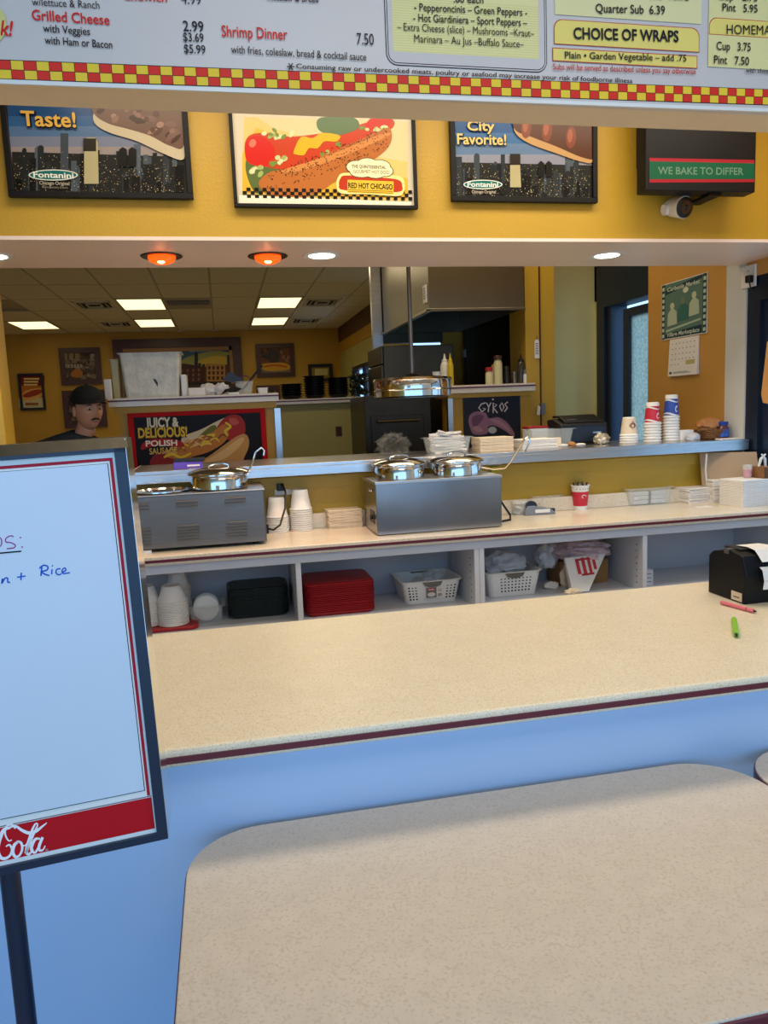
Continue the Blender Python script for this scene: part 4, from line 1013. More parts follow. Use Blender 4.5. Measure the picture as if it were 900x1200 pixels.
MB().tube([(c.x+.012*math.cos(a), c.y-.0455, c.z+.075+.008*math.sin(a)) for a in [i*.5 for i in range(10)]], .0018, 5).build('script_swirl', m_white, t)
for k in range(6): MB().lathe([(.0025, .0), (.0025, .001)], (c.x-.036+.0145*k, c.y-math.sqrt(max(.0001, .0498**2-(.036-.0145*k)**2)), c.z+.116), 8, axis='y').build('rim_dot', m_navy, t)
pc = [(20, 22, 26), (20, 22, 26), (200, 180, 40), (150, 40, 40), (20, 22, 26), (30, 30, 34), (120, 60, 40), (16, 16, 18)]
for k in range(8):
    a = k*.785; o = MB().tube([(c.x+.012*math.cos(a), c.y+.012*math.sin(a), BZ+.012), (c.x+.038*math.cos(a), c.y+.038*math.sin(a), BZ+.142+.006*(k % 3))], [.0042, .0042], 8).build('pen', material('pen_%d' % k, pc[k], .4))
    tag(o, ('yellow' if k == 2 else 'red brown' if k in (3, 6) else 'black')+' pen standing in the red drink cup', 'pen', 'pens in the cup')
# clear bin of wrapped utensils
c = on(757, 591, BZ)+Vector((.01, .03, 0))
t = thing('clear_bin', 'long clear bin holding white wrapped utensil bundles', 'container', tuple(c))
tub(c.x-.135, c.x+.135, c.y-.06, c.y+.07, BZ+.0005, BZ+.095, .9).build('tub', m_clear, t)
for k in range(5):
    z_ = BZ+.005+.024*(k//2); y_ = c.y-.03+.045*(k % 2)
    u = thing('utensil_bundle', 'white napkin bundle with maroon band in the long clear bin', 'utensils', (c.x, y_, z_), rnd.uniform(-.06, .06), group='wrapped utensil bundles')
    MB().rbox(-.1, .1, -.019, .019, 0, .022, .009, 3).build('napkin_wrap', m_paper, u, local=True, bevel=.002); MB().rbox(-.013, .015, -.0198, .0198, -.0004, .0228, .009, 3).build('paper_band', m_maroon, u, local=True)
# napkin stacks at the right
q = sheet('napkin', on(817, 588, BZ)+Vector((0, .03, 0)), .18, .15, .0075, m_paper, 'white folded napkin in the loose pile right of the utensil bin', 'napkins in the loose pile', rz=.1); stack(q, 10, .0083, .004, .05)
q = sheet('napkin', on(838, 579, BZ, None, 3.75)+Vector((.02, .0, 0)), .17, .12, .0075, m_paper, 'white napkin in the pile against the wall behind the big stack', 'napkins against the wall', rz=-.15)
q.location = (2.70, 3.765, BZ); stack(q, 15, .0083, .003, .05)
q = sheet('napkin', Vector((2.705, 3.575, BZ)), .20, .17, .006, m_paper, 'white napkin in the tall tight stack at the right end', 'napkins in the tall stack', rz=.12); stack(q, 21, .0067, .001, .012)
o = sheet('paper_slip', on(824, 594, BZ), .09, .05, .0008, m_paper, 'single white slip lying before the loose napkin pile', None, cat='paper', rz=.1)
del_ = o
if 'group' in o.keys(): del o['group']
# ================================================================== ON THE STEEL SHELF
def sstack(px, py, **k): pass
# straw container
c = Vector((1.27, 4.0, SZ))
c = on(524, 528, SZ, 3.86, 3.98)
t = thing('straw_container', 'clear tub heaped with paper wrapped straws on the steel shelf', 'container', tuple(c))
tub(c.x-.118, c.x+.118, c.y-.065, c.y+.065, SZ+.0005, SZ+.085, .86).build('tub', m_clear, t)
for k in range(46):
    lay = k//6; L_ = rnd.uniform(.14, .19) if lay < 7 else .13; a = rnd.uniform(-.35, .35) if lay < 5 else rnd.uniform(-.7, .7)
    if k == 0: sp = MB().rbox(-.5, .5, -.006, .006, 0, .009, .003, 1).build('wrapped_straw', m_paper, local=True); o = sp
    else: o = sp.copy(); C.objects.link(o)
    o.scale = (L_, 1, 1); hx = max(0, .1-L_/2)
    zz = SZ+.006+lay*.0135+rnd.uniform(0, .003)
    o.location = (c.x+rnd.uniform(-hx, hx), c.y+rnd.uniform(-.04, .04)*(1 if lay < 6 else .6), zz); o.rotation_euler = (0, rnd.uniform(-.12, .12)*(1 if lay < 5 else 2), a)
    tag(o, 'paper wrapped straw heaped in the clear tub on the shelf', 'straw', 'wrapped straws')
# two stacks of paper liners
q = sheet('paper_liner', on(577, 526, SZ, 3.86, 3.96), .19, .15, .0055, m_kraft, 'cream edged liner in the pile beside the straw tub', 'liners by the straws', cat='paper', rz=.0); stack(q, 12, .0062, .002, .02)
q = sheet('paper_liner', on(626, 525, SZ, 3.84, 3.92), .20, .15, .0055, m_paper, 'white liner in the lower pile right of the cream pile', 'white liners on the shelf', cat='paper', rz=.04); stack(q, 9, .0062, .003, .03)
# clear tub with red lid behind it
c = on(643, 521, SZ, 3.86, 4.12)
t = thing('clear_tub', 'empty clear plastic tub between the white liners and the black printer', 'container', tuple(c))
tub(c.x-.13, c.x+.13, c.y-.06, c.y+.06, SZ+.0005, SZ+.098, .86).build('tub', m_clear, t)
t = thing('red_lid_box', 'low box with red lid standing behind the empty clear tub', 'box', (c.x-.03, c.y+.12, SZ))
MB().rbox(c.x-.09, c.x+.03, c.y+.07, c.y+.17, SZ, SZ+.10, .008).build('box', m_white, t); MB().rbox(c.x-.095, c.x+.035, c.y+.068, c.y+.172, SZ+.10, SZ+.112, .01).build('lid', m_red, t)
# receipt printer on the shelf
c = on(683, 516, SZ, 3.9, 4.18)
t = thing('black_printer', 'black receipt printer with sloping top on the steel shelf by the door', 'printer', tuple(c))
xa, xb = at(656, 500, Y=4.1).x, at(711, 500, Y=4.1).x
MB().prism([(4.08, SZ), (4.28, SZ), (4.28, SZ+.145), (4.20, SZ+.15), (4.09, SZ+.12)], xa, xb, 'x').build('body', m_black, t, bevel=.008)
MB().prism([(4.10, SZ+.125), (4.20, SZ+.155), (4.27, SZ+.152), (4.27, SZ+.167), (4.19, SZ+.168), (4.11, SZ+.14)], xa+.03, xb-.03, 'x').build('top_cover', m_black, t, bevel=.005)
MB().prism([(4.0795, SZ+.015), (4.0795, SZ+.10), (4.074, SZ+.10), (4.074, SZ+.02)], xa+.02, xb-.02, 'x').build('front_plate', m_darkblue, t)
MB().box(xb-.10, xb-.05, 4.072, 4.0738, SZ+.062, SZ+.07).build('name_mark', m_steel, t)
MB().box(xa+.05, xa+.11, 4.115, 4.15, SZ+.142, SZ+.145).build('paper_window', m_wsteel, t)
# small rolls and bits
for k, (px_, py_, r_, mat, lab, nm, ct) in enumerate(((670, 516, .018, m_bread, 'small tan ball of dough beside the printer', 'bread_piece', 'bread'), (659, 519, .022, m_paper, 'small flat white packet left of the dough ball', 'white_packet', 'packet'), (680, 519, .02, m_paper, 'small grey white packet right of the dough ball', 'white_packet', 'packet'), (651, 512, .03, m_kraft, 'small cream sachet box beside the clear tub', 'sachet_box', 'box'))):
    c = on(px_, py_, SZ, 3.84, 4.0)
    if k == 0: o = crumple((c.x, c.y, SZ), r_*1.2, r_, r_*.75, .15, k, 16, 10).build(nm, mat, loc=tuple(c))
    elif k == 3: o = MB().rbox(c.x-.035, c.x+.03, c.y-.01, c.y+.03, SZ, SZ+.05, .004).build(nm, mat, loc=tuple(c))
    else: o = crumple((c.x, c.y, SZ), r_*1.6, r_, r_*.35, .2, k, 16, 10).build(nm, mat, loc=tuple(c))
    tag(o, lab, ct)
c = on(705, 519, SZ, 3.84, 4.0)
o = crumple((c.x, c.y, SZ), .045, .035, .035, .3, 9, 24, 16, 3).build('foil_ball', material('crumpled_foil', (190, 180, 160), .3, .7, var=.3, vscale=50, bump=1, bscale=60), loc=tuple(c)); tag(o, 'crumpled foil ball on the shelf right of the printer', 'foil')
# cup stacks
def cupstack(px_, py_, n, r, h, r2, dz, bodymat, lab, grp, deco):
    c = on(px_, py_, SZ, 3.84, 4.0)
    q = foam_cup('drink_cup', c, r, h, m_foam, lab, grp, r2); st = stack(q, n, dz, .0008)
    top = st[-1]; l = top.location
    z0 = l.z
    rr = lambda f: r-.004+(r2-(r-.004))*f     # radius at fraction of height
    if deco == 'tan':
        MB().lathe([(rr(.12)+.001, h*.12), (rr(.97)+.001, h*.97)], (0, 0, 0), 30, cap=False).build('printed_sleeve', m_kraft, top, local=True)
        s_ = MB(); cz = h*.55; ri = rr(.5)+.0022
        for (a0, r_o, nm) in ((0, .021, 'ring'),):
            pts = [(ri*math.sin(x_/ri), -ri*math.cos(x_/ri), cz+z_) for (x_, z_) in ((0, .024), (-.02, 0), (0, -.024), (.02, 0))]
            MB().tube(pts, .0016, 6, closed=True).build('diamond_mark', m_brown, top, local=True)
        MB().tube([(ri*math.sin(.012*math.cos(a)/ri), -ri*math.cos(.012*math.cos(a)/ri), cz+.012*math.sin(a)) for a in [i*math.pi/6 for i in range(12)]], .0022, 6, closed=True).build('ring_mark', m_red, top, local=True)
    else:
        MB().lathe([(rr(.10)+.001, h*.10), (rr(.82)+.001, h*.82)], (0, 0, 0), 30, cap=False).build('colour_band', bodymat, top, local=True)
        for zc in (.70, .12):
            vs = []; n_ = 40
            for i in range(n_+1):
                a = 2*math.pi*i/n_; z = h*zc+.006*math.sin(2*a+1)
                for dz_ in (0, .007*(1+.4*math.sin(a*2))):
                    f = (z+dz_)/h; vs.append(((rr(f)+.002)*math.cos(a), (rr(f)+.002)*math.sin(a), z+dz_))
            MB().add(vs, [(2*i, 2*i+2, 2*i+3, 2*i+1) for i in range(n_)]).build('white_wave', m_white, top, local=True)
        ri = rr(.4)+.002
        MB().tube([((ri)*math.sin(a), -(ri)*math.cos(a), z) for a, z in ((.35, h*.30), (.15, h*.24), (.0, h*.34), (.1, h*.48), (.3, h*.52), (.2, h*.42))], .0022, 6).build('script_swirl', m_white, top, local=True)
    return st
cupstack(737, 518, 4, .052, .105, .034, .0135, None, 'white cup in the short stack under a tan printed cup', 'cups of the short tan topped stack', 'tan')
cupstack(764.5, 516.5, 7, .05, .125, .034, .0165, m_cupr, 'white cup in the red topped stack on the shelf', 'cups of the red topped stack', 'red')
cupstack(786.5, 515, 9, .046, .13, .032, .0165, material('cup_blue', (50, 80, 170), .5, var=.12, vscale=30), 'white cup in the blue topped tallest stack on the shelf', 'cups of the blue topped stack', 'blue')
# basket with bread bag, white box, jar
c = on(833, 511, SZ, 3.86, 3.95)
t = thing('wicker_basket', 'round brown wicker basket holding bagged bread at the right of the shelf', 'basket', tuple(c))
MB().lathe([(.055, .001), (.06, .004), (.085, .05), (.092, .055), (.087, .056), (.078, .048), (.052, .006)], c, 36).build('basket_wall', m_rope, t)
for z_, r_ in ((.012, .066), (.024, .073), (.036, .079), (.048, .086)):
    MB().tube([((r_)*math.cos(a)+c.x, (r_)*math.sin(a)+c.y, SZ+z_+.003*math.sin(a*12)) for a in [i*math.pi/36 for i in range(72)]], .004, 5, closed=True).build('wicker_strand', m_rope, t)
o = crumple((c.x-.005, c.y, SZ+.05), .085, .055, .04, .25, 4, 28, 18).build('bread_bag', m_bread, loc=(c.x, c.y, SZ+.05)); tag(o, 'bagged brown bread rolls resting in the wicker basket', 'bread')
o = MB().prism([(-.09, 0), (-.06, .012), (.02, .01), (.03, 0)], -.012, .012, 'y').build('basket_handle', m_rope, local=True); o.location = (0, 0, 0)
o.parent = t; o.location = (-.03, -.05, .055)
c2 = on(804, 514, SZ, 3.85, 3.95)
t = thing('foam_box', 'white foam box with clear wrapped roll left of the wicker basket', 'box', tuple(c2))
MB().rbox(c2.x-.03, c2.x+.05, c2.y, c2.y+.06, SZ, SZ+.058, .006).build('box', m_foam, t); 
o = crumple((c2.x+.02, c2.y-.03, SZ), .045, .028, .024, .25, 12, 24, 14).build('wrapped_roll', m_bagw, t)
c = on(858, 510, SZ, 3.84, 3.9); c.x = min(c.x, 2.79)
t = thing('spice_jar', 'clear jar with blue label and blue lid at the right end', 'jar', tuple(c))
MB().lathe([(.032, 0), (.035, .004), (.035, .062), (.027, .073), (.027, .078)], c, 28).build('glass', material('dark_glass', (90, 50, 60), .15, var=.05), t)
MB().lathe([(.0357, .014), (.0357, .056)], c, 28, cap=False).build('label', material('blue_label', (40, 90, 180), .5, var=.5, vscale=60), t)
MB().lathe([(.03, .078), (.031, .08), (.031, .096), (.029, .098)], c, 28).build('lid', material('blue_lid', (20, 60, 150), .4), t)
o = sheet('paper_pad', on(862, 513, SZ, 3.79, 3.85)+Vector((-.06, -.02, 0)), .13, .06, .006, m_paper, 'thin white pad lying before the blue lidded jar', None, cat='paper')
# clear bag on the shelf, purple gum box, small things left
c = on(461, 531, SZ, 3.9, 4.05)
o = crumple((c.x, c.y, SZ), .08, .05, .06, .6, 5, 40, 28, 3.4).build('clear_bag', m_bag, loc=tuple(c)); tag(o, 'crumpled clear plastic bag left of the straw tub', 'bag')
c = on(222, 548, SZ, 3.86, 3.95)
t = thing('purple_box', 'small purple box under a black case on the shelf above the left warmer', 'box', tuple(c), R(3))
MB().rbox(-.075, .065, -.03, .03, 0, .03, .003).build('box', material('purple_card', (90, 70, 190), .5), t, local=True)
MB().box(-.01, .05, -.0312, -.03, .008, .016).build('label', m_white, t, local=True)
o = MB().rbox(-.07, .075, -.032, .034, 0, .017, .004).build('black_case', m_black, local=True); o.location = (c.x, c.y, SZ+.0302); o.rotation_euler.z = R(-2); tag(o, 'flat black case on top of the purple box', 'case')

# ================================================================== IN THE CUBBIES
CB = .555
# red serving tray with inverted cup stacks
t = thing('serving_tray', 'single red tray under the foam cup stacks in the leftmost cubby', 'tray', (-.30, 3.58, CB))
MB().rbox(-.47, -.165, 3.46, 3.74, CB+.0005, CB+.018, .03, 5).build('tray', m_red, t)
for (x_, y_, n_, w_, lab) in ((-.275, 3.535, 12, .068, 'white foam bowl in the front stack on the red tray'), (-.39, 3.56, 12, .062, 'white foam bowl in the left stack on the red tray'), (-.255, 3.675, 15, .058, 'white foam bowl in the rear stack on the red tray')):
    q = foam_cup('foam_bowl', (x_, y_, CB+.0185), w_, .075, m_foam, lab, lab[11:].replace('bowl in ', 'bowls, '), w_*.62, 'bowl'); stack(q, n_, .0095, .0006)
# clear bin with foam lids
c = Vector((-.13, 3.62, CB))
t = thing('clear_bin', 'small clear bin of white foam lids between the bowls and dark trays', 'container', tuple(c))
tub(c.x-.078, c.x+.078, c.y-.07, c.y+.09, CB+.0005, CB+.082, .9).build('tub', m_clear, t)
for k in range(9):
    o = MB().lathe([(.056, -.003), (.058, -.002), (.058, .002), (.05, .003), (.048, .005), (.001, .005)], (0, 0, 0), 30).build('foam_lid', m_foam, local=True) if k == 0 else l0.copy()
    if k == 0: l0 = o
    else: C.objects.link(o)
    o.location = (c.x, c.y-.038+.0085*k, CB+.064); o.rotation_euler = (R(84), 0, 0); tag(o, 'round white foam lid standing on edge in the small clear bin', 'plate', 'foam lids')
# trays
def traystack(x0, x1, y0, y1, n, dz, mat, lab, grp):
    cx, cy = (x0+x1)/2, (y0+y1)/2; hx, hy = (x1-x0)/2, (y1-y0)/2
    mb = MB(); r = .035
    def ring(hx, hy, z): return [(a, b, z) for a, b in rrect(-hx, hx, -hy, hy, r, 5)]
    rings = [ring(hx-.012, hy-.012, 0), ring(hx-.003, hy-.003, .014), ring(hx, hy, .0145), ring(hx, hy, .018), ring(hx-.008, hy-.008, .018), ring(hx-.018, hy-.018, .006)]
    m = len(rings[0]); fs = [tuple(reversed(range(m))), tuple(range(5*m, 6*m))]
    for j in range(5):
        for i in range(m): fs.append((j*m+i, j*m+(i+1) % m, (j+1)*m+(i+1) % m, (j+1)*m+i))
    o = mb.add([p for q in rings for p in q], fs).build('serving_tray', mat, local=True); o.location = (cx, cy, CB); tag(o, lab, 'tray', grp)
    st = stack(o, n-1, dz, .0015)
    top = o.copy(); 
    tm_ = MB().add([p for q in rings[:4] for p in q]+[p for p in ring(hx-.012, hy-.012, .024)], [tuple(reversed(range(m))), tuple(range(4*m, 5*m))]+[(j*m+i, j*m+(i+1) % m, (j+1)*m+(i+1) % m, (j+1)*m+i) for j in range(4) for i in range(m)]).build('serving_tray', mat, local=True)
    tm_.location = (cx, cy, CB+dz*(n-1)); tag(tm_, 'upturned topmost '+lab.split(' in ')[0]+' of '+lab.split(' in ')[1], 'tray', grp)
    C.objects.unlink(top) if top.name in C.objects else None; bpy.data.objects.remove(top)
traystack(-.03, .255, 3.56, 3.79, 15, .0085, m_green, 'dark green serving tray in the cubby stack beside the foam lids', 'dark green trays')
traystack(.325, .655, 3.47, 3.76, 16, .0088, m_red, 'dark red serving tray in the stack of the second cubby', 'red trays')
# white plastic baskets with holes
def wbasket(x0, x1, y0, y1, h, lab, cols, sticker):
    t = thing('plastic_basket', lab, 'basket', ((x0+x1)/2, (y0+y1)/2, CB))
    tub(x0, x1, y0, y1, CB+.0005, CB+h, .86, .004, .008, .03).build('basket_body', m_white, t)
    cx, hx, cy, hy = (x0+x1)/2, (x1-x0)/2, (y0+y1)/2, (y1-y0)/2
    hb = MB()
    for i in cols:
        for j in range(5):
            f = .22+.13*j; x_ = cx+i*hx*(.86+.14*f); y_ = cy-hy*(.86+.14*f)-.0006
            hb.box(x_-.004, x_+.004, y_, y_+.002, CB+h*f-.004, CB+h*f+.004)
    hb.build('holes', m_shadow, t)['kind'] = 'stuff'
    g = [(cx-.05, CB+h-.004), (cx+.05, CB+h-.004), (cx+.04, CB+h-.022), (cx+.015, CB+h-.03), (cx-.015, CB+h-.03), (cx-.04, CB+h-.022)]
    MB().prism(g, cy-hy-.0093, cy-hy+.0, 'y').build('grip', m_wsteel, t)
    gb_ = MB().prism(g, cy+hy-.006, cy+hy-.0015, 'y').build('grip', m_wsteel, t)
    if sticker:
        y_ = cy-hy*.925-.0085; e = MB()
        MB().box(cx-.035, cx+.052, y_, y_+.001, CB+.028, CB+.082).build('sticker', m_paper, t)
        P = Print('Y', y_-.0005, .0001); P.rect(cx-.033, CB+.03, cx+.02, CB+.08, (120, 120, 116)); P.rect(cx-.024, CB+.064, cx+.012, CB+.078, (190, 40, 40))
        P.n += 1; n0 = len(P.mb.v)
        vs, fs = text_polys('Sterilite', .03, 0); wd = max(v[0] for v in vs)
        P.mb.add([P.P(cx-.021+v[0]/wd*.03, CB+.068+v[1]*.009) for v in vs], fs, (240, 240, 240))
        P.poly([(cx-.006+.02*math.cos(a), CB+.046+.011*math.sin(a)) for a in [i*.52 for i in range(12)]], (214, 210, 200))
        for k in range(7): P.rect(cx+.026+k*.003, CB+.034, cx+.0275+k*.003, CB+.05, (50, 50, 50), layer=False)
        for k in range(3): P.rect(cx+.026, CB+.058+k*.006, cx+.047, CB+.060+k*.006, (120, 120, 120), layer=False)
        P.build(t, name='sticker_print')
    return t
wbasket(.80, 1.095, 3.52, 3.78, .115, 'white plastic basket with a product sticker, second cubby', [-.82, -.7, -.58, .55, .68, .81], True)
for k, (a, b) in enumerate(((.91, 3.66), (.97, 3.64), (1.02, 3.67), (.98, 3.69))):
    o = MB().lathe([(.034, 0), (.036, .002), (.028, .022), (.005, .028)], (0, 0, 0), 20).build('dome_cover', m_clear, local=True); o.location = (a, b, CB+.075+.012*k); o.rotation_euler = (rnd.uniform(-.4, .4), rnd.uniform(-.4, .4), 0)
    tag(o, 'small clear dome cover piled in the stickered basket', 'cup cover', 'clear dome covers')
wbasket(1.225, 1.51, 3.51, 3.76, .125, 'white plastic basket with rows of holes, plastic bags spilling out, third cubby', [-.5, -.36, -.22, -.08, .06, .2, .34, .48, .62], False)
o = crumple((1.36, 3.64, CB+.09), .12, .08, .065, .28, 21, 40, 26, 2.4).build('plastic_bag', m_bagw, loc=(1.36, 3.64, CB+.09)); tag(o, 'bluish white plastic bags stuffed in the holed basket', 'bag')
# cardboard box, plastic bag, paper bag
t = thing('cardboard_box', 'brown cardboard box behind the bags at the right of the third cubby', 'box', (1.80, 3.72, CB))
MB().box(1.66, 1.93, 3.62, 3.79, CB+.0005, CB+.125).build('box', m_card, t, bevel=.002); MB().box(1.655, 1.80, 3.615, 3.70, CB+.1255, CB+.128).build('flap', m_card, t)
o = crumple((1.78, 3.62, CB+.135), .15, .09, .055, .34, 31, 44, 28, 2.6).build('plastic_bag', material('pink_white_film', (222, 196, 204), .35, alpha=.85, bump=1, bscale=22, var=.2), loc=(1.8, 3.62, CB+.135)); tag(o, 'pinkish white crumpled plastic shopping bag on the cardboard box', 'bag')
o = crumple((1.60, 3.66, CB+.10), .06, .06, .07, .35, 33, 30, 20, 2.4).build('plastic_bag', m_bagw, loc=(1.6, 3.66, CB+.1)); tag(o, 'white crumpled plastic bag between the holed basket and pink bag', 'bag')
t = thing('paper_bag', 'white paper bag with red print hanging over the cubby edge', 'bag', (1.70, 3.50, CB))
pb = [at(x, y, Y=3.50) for x, y in ((664, 655), (716, 650), (686, 694), (666, 688))]
MB().add([(pb[0].x, 3.52, pb[0].z), (pb[1].x, 3.55, pb[1].z), (pb[2].x, 3.46, CB+.004), (pb[3].x, 3.45, CB+.006), (pb[0].x, 3.54, pb[0].z), (pb[1].x, 3.57, pb[1].z), (pb[2].x, 3.50, CB+.004), (pb[3].x, 3.49, CB+.006)], [(0, 1, 2, 3), (7, 6, 5, 4), (0, 4, 5, 1), (1, 5, 6, 2), (2, 6, 7, 3), (3, 7, 4, 0)]).build('bag_sheet', m_paper, t, bevel=.002)
a, b, d = Vector((pb[0].x, 3.5185, pb[0].z)), Vector((pb[1].x, 3.5485, pb[1].z)), Vector((pb[3].x, 3.4485, CB+.006))
up_ = (d-a)
P = Print('Y', 0, 0)
def onbag(u, v): return a+(b-a)*u+up_*v+Vector((0, -.0012, 0))
for k, (u0_, v0_, u1_, v1_) in enumerate(((.22, .06, .30, .5), (.36, .04, .44, .56), (.5, .05, .57, .5), (.62, .05, .69, .42), (.22, .06, .72, .12), (.3, .5, .6, .56))):
    P.mb.add([onbag(u0_, v0_), onbag(u1_, v0_), onbag(u1_, v1_), onbag(u0_, v1_)], [(0, 1, 2, 3)], (196, 60, 66))
P.build(t, name='red_print')
for k, (px_, py_, s_) in enumerate(((646, 688, .032), (664, 676, .03), (671, 702, .035))):
    p = on(px_, py_, CB, 3.42, 3.6)
    o = crumple((p.x, p.y, CB), s_*1.2, s_*.8, s_*.6 if k != 1 else .06, .4, 40+k, 24, 16).build('paper_scrap', m_kraft if k else m_paper, loc=tuple(p)); tag(o, ('crumpled white paper scrap beside the holed basket', 'crumpled tan paper scrap standing left of the white paper bag', 'tan paper scrap under the tip of the white paper bag')[k], 'paper')
# right cubby: small clear boxes
t = thing('small_box', 'small pale card box with printed lines just right of the divider', 'box', (2.08, 3.5, CB))
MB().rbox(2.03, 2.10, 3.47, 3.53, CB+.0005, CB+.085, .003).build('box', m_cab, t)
for k in range(3): MB().box(2.04, 2.09, 3.4694, 3.47, CB+.02+k*.02, CB+.024+k*.02).build('printed_line', m_wsteel, t)
# ================================================================== ON THE ORDER COUNTER
p0 = at(831, 697, Z=.92); p1 = at(872, 709, Z=.92)
t = thing('receipt_printer', 'black receipt printer with a tan sticker on its side at the counter edge', 'printer', tuple(p1), 0)
x_, yf, yb = p1.x, p1.y, p0.y+.03
sd = [(yf, .92), (yb, .92), (yb, 1.035), (yb-.02, 1.05), (yf+.07, 1.065), (yf+.012, 1.055), (yf-.006, 1.0), (yf, .96)]
MB().prism(sd, x_, x_+.15, 'x').build('casing', m_screen, t, bevel=.004)
MB().box(x_-.0008, x_, yf+.01, yf+.055, .925, .95).build('sticker', m_kraft, t)
MB().box(x_-.0010, x_-.0008, yf+.02, yf+.045, .934, .937).build('sticker_line', m_black, t)
MB().box(x_+.02, x_+.13, yf+.05, yf+.12, 1.062, 1.068).build('lid', m_black, t, bevel=.002)
MB().box(x_-.001, x_+.02, yf+.07, yf+.09, 1.052, 1.066).build('latch', m_wsteel, t)
def curl(pts, x0, x1, th=.0006):
    mb = MB()
    for (a, b) in zip(pts[:-1], pts[1:]): mb.add([(x0, *a), (x1, *a), (x1, *b), (x0, *b), (x0, a[0], a[1]+th), (x1, a[0], a[1]+th), (x1, b[0], b[1]+th), (x0, b[0], b[1]+th)], [(0, 3, 2, 1), (4, 5, 6, 7), (0, 1, 5, 4), (2, 3, 7, 6), (0, 4, 7, 3), (1, 2, 6, 5)])
    return mb
cp_ = curl([(yf+.10, 1.069), (yf+.05, 1.072), (yf+.02, 1.068), (yf+.004, 1.055), (yf-.012, 1.04)], x_+.045, x_+.12).build('paper_strip', m_paper, t)
curl([(yf-.008, 1.025), (yf-.02, 1.018), (yf-.028, .99), (yf-.024, .965)], x_+.04, x_+.11).build('receipt', m_paper, t)
def pen(a, b, r, mat, name, lab, capm):
    t = thing(name, lab, 'marker', tuple(a)); d = b-a
    MB().tube([a+Vector((0, 0, r)), a+d*.74+Vector((0, 0, r))], r, 12).build('barrel', mat, t)
    MB().tube([a+d*.74+Vector((0, 0, r)), a+d*.765+Vector((0, 0, r))], r*1.02, 12).build('ring', capm, t)
    MB().tube([a+d*.765+Vector((0, 0, r)), a+d*.93+Vector((0, 0, r)), a+d*.94+Vector((0, 0, r))], [r*1.12, r*1.0, r*.6], 12).build('cap', mat, t)
    MB().tube([a+d*.93+Vector((0, 0, r)), b+Vector((0, 0, r))], [r*.6, r*.45], 10).build('cap_tip', capm, t)
    MB().tube([a-d*.03+Vector((0, 0, r)), a+Vector((0, 0, r))], [r*.5, r*.8], 10).build('end_plug', capm, t)
pen(at(842, 706, Z=.921)+Vector((-.005, -.02, 0)), at(886, 719, Z=.921), .0055, material('pink_barrel', (232, 120, 130), .4), 'pink_marker', 'pink marker lying at the foot of the black receipt printer', m_black)
pen(at(860, 729, Z=.921), at(863, 748, Z=.921), .007, material('green_barrel', (140, 200, 50), .35), 'green_marker', 'short bright green marker lying alone on the order counter', m_black)

# ================================================================== PARTITION POSTERS
YQ = 5.13
def pxx(px, Y, py=480): return at(px, py, Y=Y).x
X0, X1 = at(150, 500, Y=YQ).x, at(312, 500, Y=YQ).x; Z1 = at(230, 480, Y=YQ).z
t = thing('sausage_poster', 'red framed poster of a Polish sausage bun on the left partition', 'poster', ((X0+X1)/2, YQ, Z1-.5))
frame(t, X0, X1, Z1-.5, Z1, YQ+.02, .035, material('red_frame', (190, 14, 14), .65, var=.05, spec=.2), .02)
P = Print('Y', YQ+.0195, .00015)
P.rect(X0+.03, Z1-.47, X1-.03, Z1-.03, (22, 12, 12))
P.spline([(214, 512), (236, 503), (262, 490), (270, 491), (258, 505), (236, 516), (216, 522)], (222, 202, 160))
P.spline([(258, 495), (268, 487), (280, 487), (287, 496), (286, 510), (276, 516), (262, 514), (252, 508)], (176, 44, 36))
P.spline([(268, 491), (276, 490), (280, 496), (272, 498)], (206, 90, 74))
P.spline([(231, 514), (246, 500), (253, 499), (252, 506), (240, 516)], (110, 110, 40))
P.spline([(178, 545), (182, 532), (198, 528), (214, 534), (218, 545)], (150, 36, 32))
P.spline([(193, 534), (204, 526), (222, 517), (246, 508), (262, 497), (268, 504), (264, 517), (248, 528), (230, 534), (210, 538)], (196, 122, 50))
r = random.Random(6)
for k in range(26):
    a = r.uniform(200, 262); b = 532-(a-200)*.42+r.uniform(-8, 6)
    P.stroke([(a-5, b+2), (a, b-2+r.uniform(-2, 2)), (a+6, b+r.uniform(-2, 3))], r.uniform(1.2, 2.4), r.choice([(222, 160, 80), (168, 92, 40), (232, 186, 108), (140, 70, 30), (236, 200, 60)]), 3)
P.stroke([(264, 495), (270, 500), (264, 505), (267, 511)], [2, 3, 3, 2], (236, 200, 50)); P.stroke([(192, 536), (202, 532), (212, 536), (224, 531)], [2, 3.5, 3, 2], (236, 200, 50))
P.spline([(226, 545), (244, 535), (262, 522), (278, 511), (288, 509), (292, 518), (288, 532), (276, 545)], (206, 150, 84))
P.spline([(240, 541), (262, 527), (280, 514), (286, 514), (280, 524), (262, 538)], (228, 186, 122))
P.text('JUICY &', 171, 501, 209.5, 11, (190, 170, 130), .045, y1=500); P.text('JUICY &', 171.4, 500.6, 209.8, 10.6, (236, 226, 196), .02, y1=499.6)
P.text('DELICIOUS!', 162, 513.5, 219.5, 11.5, (110, 80, 10), .06, y1=511.5); P.text('DELICIOUS!', 162.4, 513, 219.8, 11, (232, 190, 60), .03, y1=511)
P.spline([(166, 527), (167, 520), (178, 515), (196, 514), (212, 517), (216, 523), (206, 524), (190, 522), (176, 524)], (180, 30, 30))
P.text('POLISH', 171, 523, 208, 6.5, (244, 236, 210), .03, y1=522); P.text('SAUSAGE', 175.5, 532.5, 208, 7, (222, 186, 90), .02, y1=530.5)
P.build(t)
X0, X1, Z1 = at(543, 480, Y=YQ).x, at(610, 480, Y=YQ).x, at(577, 464, Y=YQ).z
